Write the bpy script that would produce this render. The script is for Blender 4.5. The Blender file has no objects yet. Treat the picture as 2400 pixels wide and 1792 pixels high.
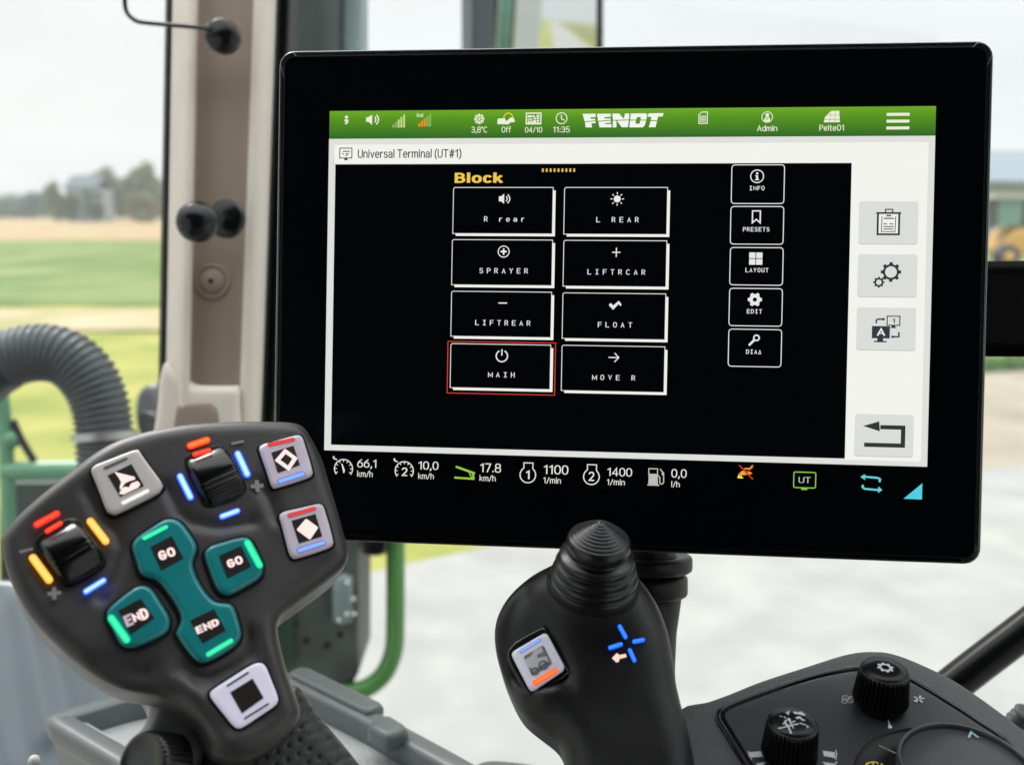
import bpy, bmesh, math, random
import numpy as np
from mathutils import Vector, Matrix
from mathutils.geometry import delaunay_2d_cdt

random.seed(7)
sc = bpy.context.scene
COL = sc.collection
R = math.radians

# ------------------------------------------------------------------ camera
FPX = 2333.0                                   # focal length in pixels of the 2400 wide photograph
PITCH = R(9.87)
CAM = Vector((0, 0, 2.4))
FWD = Vector((0, math.cos(PITCH), -math.sin(PITCH)))
RGT = Vector((1, 0, 0))
UP = Vector((0, math.sin(PITCH), math.cos(PITCH)))

def ray(px, py): return FWD + RGT * ((px - 1200) / FPX) + UP * ((896 - py) / FPX)
def P(px, py, d): return CAM + ray(px, py) * d
def GP(px, py, z=0.0):
    r = ray(px, py)
    return CAM + r * ((z - CAM.z) / r.z)

cam_d = bpy.data.cameras.new('camera')
cam_d.sensor_width = 36.0
cam_d.lens = 36.0 * FPX / 2400
cam_d.clip_start = 0.02
cam_d.clip_end = 6000
cam_d.dof.use_dof = True
cam_d.dof.focus_distance = 0.428
cam_d.dof.aperture_fstop = 8.6
cam_o = bpy.data.objects.new('camera', cam_d)
COL.objects.link(cam_o)
cam_o.matrix_world = Matrix(((RGT.x, UP.x, -FWD.x, CAM.x), (RGT.y, UP.y, -FWD.y, CAM.y), (RGT.z, UP.z, -FWD.z, CAM.z), (0, 0, 0, 1)))
sc.camera = cam_o

# ------------------------------------------------------------------ materials
def lin(c):
    c = c / 255.0
    return c / 12.92 if c <= 0.04045 else ((c + 0.055) / 1.055) ** 2.4
def srgb(r, g, b): return (lin(r), lin(g), lin(b), 1)

def pmat(name, col, rough=0.5, spec=0.5, metal=0.0, var=0.0, vscale=40.0, bump=0.0, bscale=200.0, btype='NOISE', coat=0.0, col2=None, trans=0.0, emit=None, estr=0.0, rvar=0.0, detail=4.0):
    m = bpy.data.materials.new(name)
    m.use_nodes = True
    nt = m.node_tree; n = nt.nodes; l = nt.links
    b = n['Principled BSDF']
    col = tuple(col)[:3] + (1,)
    b.inputs['Base Color'].default_value = col
    b.inputs['Roughness'].default_value = rough
    b.inputs['Specular IOR Level'].default_value = spec
    b.inputs['Metallic'].default_value = metal
    b.inputs['Coat Weight'].default_value = coat
    b.inputs['Transmission Weight'].default_value = trans
    if emit:
        b.inputs['Emission Color'].default_value = tuple(emit)[:3] + (1,)
        b.inputs['Emission Strength'].default_value = estr
    tc = n.new('ShaderNodeTexCoord')
    if var or col2 or rvar:
        nz = n.new('ShaderNodeTexNoise'); nz.inputs['Scale'].default_value = vscale; nz.inputs['Detail'].default_value = detail
        l.new(tc.outputs['Object'], nz.inputs['Vector'])
        if var or col2:
            mx = n.new('ShaderNodeMix'); mx.data_type = 'RGBA'
            c2 = tuple(col2)[:3] + (1,) if col2 else tuple(min(1, c * (1 + var)) for c in col[:3]) + (1,)
            c1 = col if col2 else tuple(c * (1 - var) for c in col[:3]) + (1,)
            mx.inputs[6].default_value = c1; mx.inputs[7].default_value = c2
            mp = n.new('ShaderNodeMapRange'); mp.inputs[1].default_value = 0.32; mp.inputs[2].default_value = 0.68
            l.new(nz.outputs['Fac'], mp.inputs[0]); l.new(mp.outputs[0], mx.inputs[0])
            l.new(mx.outputs[2], b.inputs['Base Color'])
        if rvar:
            mr = n.new('ShaderNodeMapRange'); mr.inputs[1].default_value = 0.3; mr.inputs[2].default_value = 0.7
            mr.inputs[3].default_value = max(0.02, rough - rvar); mr.inputs[4].default_value = min(1, rough + rvar)
            l.new(nz.outputs['Fac'], mr.inputs[0]); l.new(mr.outputs[0], b.inputs['Roughness'])
    if bump:
        bp = n.new('ShaderNodeBump'); bp.inputs['Strength'].default_value = bump; bp.inputs['Distance'].default_value = 0.001
        if btype == 'VORONOI':
            t = n.new('ShaderNodeTexVoronoi'); t.inputs['Scale'].default_value = bscale; out = t.outputs['Distance']
        else:
            t = n.new('ShaderNodeTexNoise'); t.inputs['Scale'].default_value = bscale; t.inputs['Detail'].default_value = 3; out = t.outputs['Fac']
        l.new(tc.outputs['Object'], t.inputs['Vector']); l.new(out, bp.inputs['Height']); l.new(bp.outputs['Normal'], b.inputs['Normal'])
    return m

EXPO = 1.05
def emat(name, col, s=1.0):
    s = s / 2 ** EXPO            # screens and lamps keep their look at the photograph's exposure
    m = bpy.data.materials.new(name); m.use_nodes = True
    nt = m.node_tree; nt.nodes.clear()
    e = nt.nodes.new('ShaderNodeEmission'); e.inputs[0].default_value = tuple(col)[:3] + (1,); e.inputs[1].default_value = s
    o = nt.nodes.new('ShaderNodeOutputMaterial'); nt.links.new(e.outputs[0], o.inputs[0])
    return m

def glassmat(name, tint=(0.97, 0.985, 0.98)):
    m = bpy.data.materials.new(name); m.use_nodes = True
    nt = m.node_tree; nt.nodes.clear(); n = nt.nodes; l = nt.links
    t = n.new('ShaderNodeBsdfTransparent'); t.inputs[0].default_value = tint + (1,)
    g = n.new('ShaderNodeBsdfGlossy'); g.inputs['Roughness'].default_value = 0.02
    f = n.new('ShaderNodeFresnel'); f.inputs[0].default_value = 1.4
    mx = n.new('ShaderNodeMixShader'); o = n.new('ShaderNodeOutputMaterial')
    l.new(f.outputs[0], mx.inputs[0]); l.new(t.outputs[0], mx.inputs[1]); l.new(g.outputs[0], mx.inputs[2]); l.new(mx.outputs[0], o.inputs[0])
    return m

# ------------------------------------------------------------------ frames, things
class Frame:
    def __init__(s, O, x, n):
        s.O = O.copy(); s.n = n.normalized()
        s.x = (x - s.n * x.dot(s.n)).normalized(); s.y = s.n.cross(s.x)
        s.M = Matrix(((s.x.x, s.y.x, s.n.x, O.x), (s.x.y, s.y.y, s.n.y, O.y), (s.x.z, s.y.z, s.n.z, O.z), (0, 0, 0, 1)))
    def loc(s, px, py, h=0.0):
        r = ray(px, py); o = s.O + s.n * h
        t = (o - CAM).dot(s.n) / r.dot(s.n)
        q = CAM + r * t - o
        return (q.dot(s.x), q.dot(s.y))
    def sc(s, px, py, h=0.0):
        r = ray(px, py); o = s.O + s.n * h
        return (o - CAM).dot(s.n) / r.dot(s.n) / FPX

def thing(name, label, cat, frame=None, loc=None, group=None):
    o = bpy.data.objects.new(name, None); COL.objects.link(o)
    o.empty_display_size = 0.05
    if frame is not None: o.matrix_world = frame.M
    elif loc is not None: o.location = loc
    o['label'] = label; o['category'] = cat
    if group: o['group'] = group
    return o
def tag(o, label, cat, group=None):
    o['label'] = label; o['category'] = cat
    if group: o['group'] = group
    return o
def struct(o): o['kind'] = 'structure'; return o

# ------------------------------------------------------------------ mesh builder
# ------------------------------------------------------------------ lettering: a plain single-line alphabet drawn as strokes
def _arc(cx, cy, rx, ry, a0, a1, n=14, e=2.5):
    out = []
    for i in range(n + 1):
        a = R(a0 + (a1 - a0) * i / n); c, s = math.cos(a), math.sin(a)
        out.append((cx + rx * math.copysign(abs(c) ** (2 / e), c), cy + ry * math.copysign(abs(s) ** (2 / e), s)))
    return out
def _bowl(x0, y0, x1, y1, w):          # D-like bowl opening left
    return [(x0, y1)] + [(x0 + w * .35, y1)] + _arc(x0 + w * .35, (y0 + y1) / 2, x1 - x0 - w * .35, (y1 - y0) / 2, 90, -90, 10) + [(x0, y0)]
_o = lambda x0, x1, y0=0, y1=1, a0=0, a1=360, n=22: _arc((x0 + x1) / 2, (y0 + y1) / 2, (x1 - x0) / 2, (y1 - y0) / 2, a0, a1, n)
X = .72
GL = {
 '0': (.50, [_o(0, .50)]), '1': (.30, [[(.02, .80), (.24, .97), (.24, 0)]]),
 '2': (.50, [_arc(.25, .73, .245, .27, 165, -25, 12) + [(.02, .0), (.50, .0)]]),
 '3': (.50, [_arc(.24, .755, .23, .245, 155, -80, 12), _arc(.24, .255, .25, .255, 85, -155, 12), [(.14, .515), (.27, .515)]]),
 '4': (.54, [[(.40, 0), (.40, 1), (.0, .27), (.54, .27)]]), '5': (.50, [[(.46, 1), (.07, 1), (.04, .53)] + _arc(.24, .31, .25, .31, 125, -150, 14)]),
 '6': (.50, [[(.40, 1), (.12, .72), (.03, .50)] + _arc(.25, .31, .245, .31, 160, -200, 20)]), '7': (.50, [[(0, 1), (.48, 1), (.17, 0)]]),
 '8': (.50, [_o(.03, .47, .52, 1), _o(0, .50, 0, .52)]), ',': (.10, [[(.07, .10), (.06, -.06), (.0, -.17)]]), '.': (.08, [[(.04, 0.02), (.04, .10)]]), ':': (.10, [[(.05, .03), (.05, .13)], [(.05, .58), (.05, .68)]]),
 '/': (.36, [[(0, -.07), (.36, 1)]]), '(': (.20, [[(.19, 1.08), (.06, .80), (.01, .45), (.06, .08), (.19, -.20)]]), ')': (.20, [[(.01, 1.08), (.14, .80), (.19, .45), (.14, .08), (.01, -.20)]]),
 '#': (.56, [[(.14, 0), (.24, .98)], [(.36, 0), (.46, .98)], [(.0, .32), (.54, .32)], [(.04, .67), (.58, .67)]]), '\u00b0': (.22, [_o(0, .20, .76, 1, n=12)]),
 'A': (.58, [[(0, 0), (.29, 1), (.58, 0)], [(.10, .30), (.48, .30)]]), 'B': (.50, [[(0, 0), (0, 1)], _bowl(0, .52, .45, 1, .5), _bowl(0, 0, .50, .52, .5)]),
 'C': (.52, [_arc(.27, .5, .27, .5, 45, 315, 18)]), 'D': (.52, [[(0, 0), (0, 1)], _bowl(0, 0, .52, 1, .4)]), 'E': (.46, [[(.46, 1), (0, 1), (0, 0), (.46, 0)], [(0, .52), (.40, .52)]]),
 'F': (.45, [[(.45, 1), (0, 1), (0, 0)], [(0, .50), (.39, .50)]]), 'G': (.54, [_arc(.27, .5, .27, .5, 42, 345, 18) + [(.54, .48), (.30, .48)]]), 'H': (.52, [[(0, 0), (0, 1)], [(.52, 0), (.52, 1)], [(0, .51), (.52, .51)]]),
 'I': (.34, [[(.17, 0), (.17, 1)], [(0, 1), (.34, 1)], [(0, 0), (.34, 0)]]), 'L': (.44, [[(0, 1), (0, 0), (.44, 0)]]), 'M': (.66, [[(0, 0), (0, 1), (.33, .22), (.66, 1), (.66, 0)]]),
 'N': (.54, [[(0, 0), (0, 1), (.54, 0), (.54, 1)]]), 'O': (.56, [_o(0, .56)]), 'P': (.48, [[(0, 0), (0, 1)], _bowl(0, .44, .48, 1, .5)]), 'R': (.50, [[(0, 0), (0, 1)], _bowl(0, .47, .47, 1, .5), [(.22, .47), (.50, 0)]]),
 'S': (.50, [_arc(.25, .75, .23, .25, 25, 265, 14) + _arc(.25, .25, .25, .26, 80, -160, 14)[1:]]), 'T': (.54, [[(0, 1), (.54, 1)], [(.27, 1), (.27, 0)]]), 'U': (.52, [[(0, 1), (0, .32)] + _arc(.26, .30, .26, .30, 180, 360, 12) + [(.52, 1)]]),
 'V': (.56, [[(0, 1), (.28, 0), (.56, 1)]]), 'X': (.54, [[(0, 0), (.54, 1)], [(0, 1), (.54, 0)]]), 'Y': (.56, [[(0, 1), (.28, .45), (.56, 1)], [(.28, .45), (.28, 0)]]), '\u0394': (.58, [[(0, .0), (.29, 1), (.58, .0), (0, .0)]]),
 'a': (.42, [_arc(.21, .50, .20, .22, 150, 0, 9) + [(.41, 0)], [(.41, .42), (.20, .42)] + _arc(.18, .21, .18, .21, 95, 270, 8) + [(.28, .02), (.41, .16)]]), 'c': (.40, [_arc(.21, X / 2, .21, X / 2, 48, 312, 14)]),
 'd': (.44, [_o(0, .44, 0, X), [(.44, 0), (.44, 1.04)]]), 'e': (.44, [[(.02, .38), (.43, .38)] + _arc(.22, X / 2, .215, X / 2, 5, 318, 18)]), 'f': (.30, [[(.10, 0), (.10, .84), (.16, 1), (.30, 1.0)], [(0, .68), (.28, .68)]]),
 'h': (.42, [[(0, 0), (0, 1.04)], [(0, .50)] + _arc(.21, .46, .21, .26, 160, 0, 8) + [(.42, 0)]]), 'i': (.06, [[(.03, 0), (.03, .70)], [(.03, .86), (.03, .98)]]), 'k': (.42, [[(0, 0), (0, 1.04)], [(.38, .70), (.03, .30)], [(.15, .42), (.42, 0)]]),
 'l': (.06, [[(.03, 0), (.03, 1.04)]]), 'm': (.68, [[(0, 0), (0, .70)], [(0, .48)] + _arc(.17, .46, .17, .26, 160, 0, 7) + [(.34, 0)], [(.34, .46)] + _arc(.51, .46, .17, .26, 170, 0, 7) + [(.68, 0)]]),
 'n': (.42, [[(0, 0), (0, .70)], [(0, .48)] + _arc(.21, .46, .21, .26, 160, 0, 8) + [(.42, 0)]]), 'o': (.46, [_o(0, .46, 0, X)]), 'r': (.28, [[(0, 0), (0, .70)], [(0, .46), (.08, .62), (.18, .70), (.28, .69)]]),
 's': (.40, [_arc(.20, .54, .18, .175, 25, 260, 10) + _arc(.20, .185, .20, .185, 80, -155, 10)[1:]]), 't': (.28, [[(.10, .92), (.10, .12), (.16, 0), (.28, .01)], [(0, .70), (.26, .70)]]), 'v': (.42, [[(0, .70), (.21, 0), (.42, .70)]]),
}
GL['l'] = (.06, [[(.03, 0), (.03, 1.04)]])
_tcache = {}
def text_mesh(s, off=0.0, spacing=1.0):
    k = (s, off, spacing)
    if k not in _tcache:
        th = .115 + off * 1.15; mb = MB(); x = 0; gap = (.155 + off * .9) * spacing
        for ci, ch in enumerate(s):
            if ch == ' ': x += .26; continue
            w, st = GL[ch]
            for si, pl in enumerate(st):
                pts = [(x + p[0], p[1]) for p in pl]; cl = len(pts) > 3 and math.hypot(pts[0][0] - pts[-1][0], pts[0][1] - pts[-1][1]) < 1e-6
                if cl: pts = pts[:-1]
                q = [pts[0]]
                for p in pts[1:]:
                    if math.hypot(p[0] - q[-1][0], p[1] - q[-1][1]) > 1e-4: q.append(p)
                if not cl:                               # square ends
                    for i0, i1 in ((0, 1), (-1, -2)):
                        d = math.hypot(q[i0][0] - q[i1][0], q[i0][1] - q[i1][1]); f = th * .42 / d
                        q[i0] = (q[i0][0] + (q[i0][0] - q[i1][0]) * f, q[i0][1] + (q[i0][1] - q[i1][1]) * f)
                mb.stroke(q, th, si * .002, cl)
            x += w + gap + th * .25
        v = np.array(mb.v); f = list(mb.f)
        _tcache[k] = (v, f)
    return _tcache[k]

class MB:
    def __init__(s): s.v = []; s.f = []; s.mi = []; s.sm = []; s.mats = []; s.cur = 0
    def mat(s, m):
        if m not in s.mats: s.mats.append(m)
        s.cur = s.mats.index(m); return s
    def add(s, vs, fs, smooth=False):
        o = len(s.v); s.v += [tuple(p) for p in vs]
        for f in fs: s.f.append(tuple(i + o for i in f)); s.mi.append(s.cur); s.sm.append(smooth)
    def poly(s, pts, z): s.add([(p[0], p[1], z) for p in ccw(pts)], [tuple(range(len(pts)))])
    def prism(s, pts, z0, z1, cap0=False):
        pts = ccw(pts); n = len(pts)
        s.add([(p[0], p[1], z1) for p in pts], [tuple(range(n))])
        s.add([(p[0], p[1], z1) for p in pts] + [(p[0], p[1], z0) for p in pts], [(i, n + i, n + (i + 1) % n, (i + 1) % n) for i in range(n)])
        if cap0: s.add([(p[0], p[1], z0) for p in pts], [tuple(range(n))[::-1]])
    def stroke(s, pts, w, z, closed=False, h=0.0):
        pts = [Vector((p[0], p[1])) for p in pts]; n = len(pts); L = []; Rr = []
        for i in range(n):
            a = pts[i - 1] if (i or closed) else None; b = pts[(i + 1) % n] if (i < n - 1 or closed) else None
            d1 = (pts[i] - a).normalized() if a is not None else None; d2 = (b - pts[i]).normalized() if b is not None else None
            if d1 is None: d1 = d2
            if d2 is None: d2 = d1
            t = d1 + d2
            t = t.normalized() if t.length > 1e-9 else d1
            nn = Vector((-t.y, t.x)); k = max(0.35, nn.dot(Vector((-d1.y, d1.x))))
            L.append(pts[i] + nn * (w / 2 / k)); Rr.append(pts[i] - nn * (w / 2 / k))
        m = n if closed else n - 1
        vs = [(p.x, p.y, z) for p in L] + [(p.x, p.y, z) for p in Rr]
        s.add(vs, [(i, n + i, n + (i + 1) % n, (i + 1) % n) for i in range(m)])
    def box(s, a, b, M=None, smooth=False):
        vs = [(x, y, z) for x in (a[0], b[0]) for y in (a[1], b[1]) for z in (a[2], b[2])]
        if M: vs = [tuple(M @ Vector(p)) for p in vs]
        s.add(vs, [(0, 1, 3, 2), (4, 6, 7, 5), (0, 4, 5, 1), (2, 3, 7, 6), (0, 2, 6, 4), (1, 5, 7, 3)], smooth)
    def lathe(s, prof, M=None, n=48, rmod=None, cap0=False, cap1=False, smooth=True):
        vs = []
        for (r, t) in prof:
            for k in range(n):
                a = 2 * math.pi * k / n; rr = r * (rmod(a, r, t) if rmod else 1)
                p = Vector((rr * math.cos(a), rr * math.sin(a), t)); vs.append(tuple(M @ p) if M else tuple(p))
        fs = []
        for j in range(len(prof) - 1):
            for k in range(n): fs.append((j * n + k, j * n + (k + 1) % n, (j + 1) * n + (k + 1) % n, (j + 1) * n + k))
        s.add(vs, fs, smooth)
        if cap0: s.add(vs[:n], [tuple(range(n))[::-1]])
        if cap1: s.add(vs[-n:], [tuple(range(n))])
    def tube(s, path, r, n=14, cap=True, rfun=None, smooth=True):
        path = [Vector(p) for p in path]; vs = []; up = None
        for i, p in enumerate(path):
            t = (path[min(i + 1, len(path) - 1)] - path[max(i - 1, 0)]).normalized()
            if up is None: up = t.orthogonal().normalized()
            up = (up - t * up.dot(t)).normalized(); b = t.cross(up)
            rr = rfun(i) if rfun else r
            for k in range(n):
                a = 2 * math.pi * k / n; vs.append(tuple(p + (up * math.cos(a) + b * math.sin(a)) * rr))
        fs = []
        for j in range(len(path) - 1):
            for k in range(n): fs.append((j * n + k, j * n + (k + 1) % n, (j + 1) * n + (k + 1) % n, (j + 1) * n + k))
        s.add(vs, fs, smooth)
        if cap: s.add(vs[:n], [tuple(range(n))[::-1]]); s.add(vs[-n:], [tuple(range(n))])
    def sphere(s, c, r, n=24, scale=(1, 1, 1)):
        c = Vector(c); m = n // 2; vs = []; fs = []
        for j in range(m + 1):
            t = math.pi * j / m
            for k in range(n):
                a = 2 * math.pi * k / n
                vs.append((c.x + r * scale[0] * math.sin(t) * math.cos(a), c.y + r * scale[1] * math.sin(t) * math.sin(a), c.z + r * scale[2] * math.cos(t)))
        for j in range(m):
            for k in range(n): fs.append((j * n + k, (j + 1) * n + k, (j + 1) * n + (k + 1) % n, j * n + (k + 1) % n))
        s.add(vs, fs, True)
    def pillow(s, outline, rad, depth, step, zf=0.0, sculpt=None, back=True, fr=(0.015, 0.06, 0.14, 0.27, 0.45, 0.7, 1.0), dense=True):
        """solid with a rounded front edge; front face follows sculpt(x,y,d)"""
        o = ccw(outline)
        if dense: o = resample(o, step)
        A = np.array(o); n = len(A); B = np.roll(A, -1, 0)
        T = np.roll(A, -1, 0) - np.roll(A, 1, 0); T /= np.linalg.norm(T, axis=1)[:, None] + 1e-12
        N = np.c_[-T[:, 1], T[:, 0]]
        pts = [A]
        for f in fr:
            q = A + N * (rad * f); dq = pdist(q, A, B); ok = inside(q, A) & (dq > rad * f * 0.93); pts.append(q[ok])
        mn = A.min(0); mxx = A.max(0)
        gx, gy = np.meshgrid(np.arange(mn[0], mxx[0], step), np.arange(mn[1], mxx[1], step)); g = np.c_[gx.ravel(), gy.ravel()]
        g[:, 0] += (np.round((g[:, 1] - mn[1]) / step) % 2) * step * 0.5
        if len(g):
            g = g[inside(g, A)]
            if len(g): g = g[pdist(g, A, B) > rad + step * 0.4]; pts.append(g)
        Q = np.vstack(pts)
        res = delaunay_2d_cdt([Vector((p[0] * 1000, p[1] * 1000)) for p in Q], [], [list(range(n))], 1, 1e-5)
        V = np.array([(v[0] / 1000, v[1] / 1000) for v in res[0]]); F = [tuple(f) for f in res[2]]
        d = pdist(V, A, B); e = np.clip(d / rad, 0, 1)
        z = zf - rad + rad * np.sqrt(np.clip(1 - (1 - e) ** 2, 0, 1))
        if sculpt is not None: z = z + sculpt(V[:, 0], V[:, 1], d)
        FF = []
        for f in F:
            a, b, c = V[f[0]], V[f[1]], V[f[2]]
            cr = (b[0] - a[0]) * (c[1] - a[1]) - (b[1] - a[1]) * (c[0] - a[0])
            FF.append(f if cr > 0 else f[::-1])
        base = len(s.v)
        s.add([(V[i, 0], V[i, 1], z[i]) for i in range(len(V))], FF, True)
        # skirt: match outline verts to cdt verts
        idx = [int(np.argmin((V[:, 0] - p[0]) ** 2 + (V[:, 1] - p[1]) ** 2)) for p in A]
        o2 = len(s.v)
        low = [(p[0], p[1], zf - rad - depth) for p in A]
        s.v += low
        for i in range(n):
            j = (i + 1) % n
            if idx[i] == idx[j]: continue
            s.f.append((base + idx[i], o2 + i, o2 + j, base + idx[j])); s.mi.append(s.cur); s.sm.append(True)
        if back: s.add(low, [tuple(range(n))[::-1]])
    def text(s, string, cx, cy, w, h, z, rot=0.0, off=0.0, spacing=1.0, shear=0.0):
        v, f = text_mesh(string, off, spacing)
        mn = v.min(0); mx = v.max(0); c = (mn + mx) / 2; sz = mx - mn
        if w is None: w = h * sz[0] / sz[1]
        q = (v[:, :2] - c[:2]) / sz[:2] * np.array([w, h]); dz = v[:, 2] * .01
        ca, sa = math.cos(rot), math.sin(rot)
        fs = []
        for t in f:                                  # keep every face turned to the front
            A_, B_, C_ = (q[t[i]] for i in (0, 1, 2))
            fs.append(t if (B_[0] - A_[0]) * (C_[1] - A_[1]) - (B_[1] - A_[1]) * (C_[0] - A_[0]) > 0 else t[::-1])
        s.add([(cx + p[0] * ca - p[1] * sa, cy + p[0] * sa + p[1] * ca, z + d_) for p, d_ in zip(q, dz)], fs)
    def build(s, name, parent=None, label=None, world=False, auto=None):
        me = bpy.data.meshes.new(name); me.from_pydata(s.v, [], s.f)
        for m in s.mats: me.materials.append(m)
        me.polygons.foreach_set('material_index', s.mi); me.polygons.foreach_set('use_smooth', s.sm)
        me.update()
        if auto: me.set_sharp_from_angle(angle=R(auto))
        o = bpy.data.objects.new(name, me); COL.objects.link(o)
        if parent is not None:
            o.parent = parent
            if world: o.matrix_parent_inverse = parent.matrix_basis.inverted()
        if label: o['label'] = label
        return o

def ccw(pts):
    a = sum(pts[i - 1][0] * pts[i][1] - pts[i][0] * pts[i - 1][1] for i in range(len(pts)))
    return list(pts) if a > 0 else list(pts)[::-1]
def pdist(q, A, B):
    out = np.empty(len(q)); AB = B - A; L2 = (AB ** 2).sum(1) + 1e-18
    for i in range(0, len(q), 2000):
        c = q[i:i + 2000]; ap = c[:, None, :] - A[None]
        t = np.clip((ap * AB[None]).sum(2) / L2[None], 0, 1)
        out[i:i + 2000] = np.sqrt(((ap - t[..., None] * AB[None]) ** 2).sum(2)).min(1)
    return out
def inside(q, A):
    B = np.roll(A, -1, 0); r = np.zeros(len(q), bool)
    for a, b in zip(A, B):
        c = (a[1] > q[:, 1]) != (b[1] > q[:, 1])
        with np.errstate(divide='ignore', invalid='ignore'):
            x = (b[0] - a[0]) * (q[:, 1] - a[1]) / (b[1] - a[1]) + a[0]
        r ^= c & (q[:, 0] < x)
    return r
def catmull(pts, k=6, closed=True):
    n = len(pts); out = []
    P4 = [np.array(p, float) for p in pts]
    for i in range(n if closed else n - 1):
        if closed: p0, p1, p2, p3 = P4[i - 1], P4[i], P4[(i + 1) % n], P4[(i + 2) % n]
        else: p0, p1, p2, p3 = P4[max(i - 1, 0)], P4[i], P4[i + 1], P4[min(i + 2, n - 1)]
        for j in range(k):
            t = j / k
            out.append(tuple(0.5 * ((2 * p1) + (-p0 + p2) * t + (2 * p0 - 5 * p1 + 4 * p2 - p3) * t * t + (-p0 + 3 * p1 - 3 * p2 + p3) * t ** 3)))
    if not closed: out.append(tuple(P4[-1]))
    return out
def resample(pts, step):
    A = np.array(pts); L = np.linalg.norm(np.roll(A, -1, 0) - A, axis=1); tot = L.sum(); n = max(12, int(tot / step))
    cum = np.r_[0, np.cumsum(L)]; A2 = np.vstack([A, A[:1]]); t = np.linspace(0, tot, n, endpoint=False)
    return [(float(np.interp(q, cum, A2[:, 0])), float(np.interp(q, cum, A2[:, 1]))) for q in t]
def roundpoly(pts, r, k=5):
    """round the corners of a polygon; r in the units of pts"""
    out = []; n = len(pts)
    for i in range(n):
        a, b, c = (np.array(pts[(i + j) % n], float) for j in (-1, 0, 1))
        u = (a - b) / np.linalg.norm(a - b); v = (c - b) / np.linalg.norm(c - b)
        rr = min(r, np.linalg.norm(a - b) * .48, np.linalg.norm(c - b) * .48)
        p, q = b + u * rr, b + v * rr
        for j in range(k + 1):
            t = j / k; out.append(tuple((1 - t) ** 2 * p + 2 * t * (1 - t) * b + t * t * q))
    return out
def rrect(x0, y0, x1, y1, r, k=6):
    out = []
    for (cx, cy, a0) in ((x1 - r, y1 - r, 0), (x0 + r, y1 - r, 90), (x0 + r, y0 + r, 180), (x1 - r, y0 + r, 270)):
        for j in range(k + 1):
            a = R(a0 + 90 * j / k); out.append((cx + r * math.cos(a), cy + r * math.sin(a)))
    return out
def grow(pts, d):
    o = ccw(pts); A = np.array(o); T = np.roll(A, -1, 0) - np.roll(A, 1, 0); T /= np.linalg.norm(T, axis=1)[:, None] + 1e-12
    return [tuple(p) for p in A + np.c_[T[:, 1], -T[:, 0]] * d]
def capsule(p0, p1, w, k=6):
    p0 = np.array(p0, float); p1 = np.array(p1, float); d = p1 - p0; a = math.atan2(d[1], d[0]); L = np.linalg.norm(d) / 2; c = (p0 + p1) / 2
    r = w / 2; L = max(L - r, 0); out = []
    for (s, b) in ((1, -90), (-1, 90)):
        for j in range(k + 1):
            t = R(b + 180 * j / k); x = s * L + r * math.cos(t); y = r * math.sin(t)
            out.append((c[0] + x * math.cos(a) - y * math.sin(a), c[1] + x * math.sin(a) + y * math.cos(a)))
    return out

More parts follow.
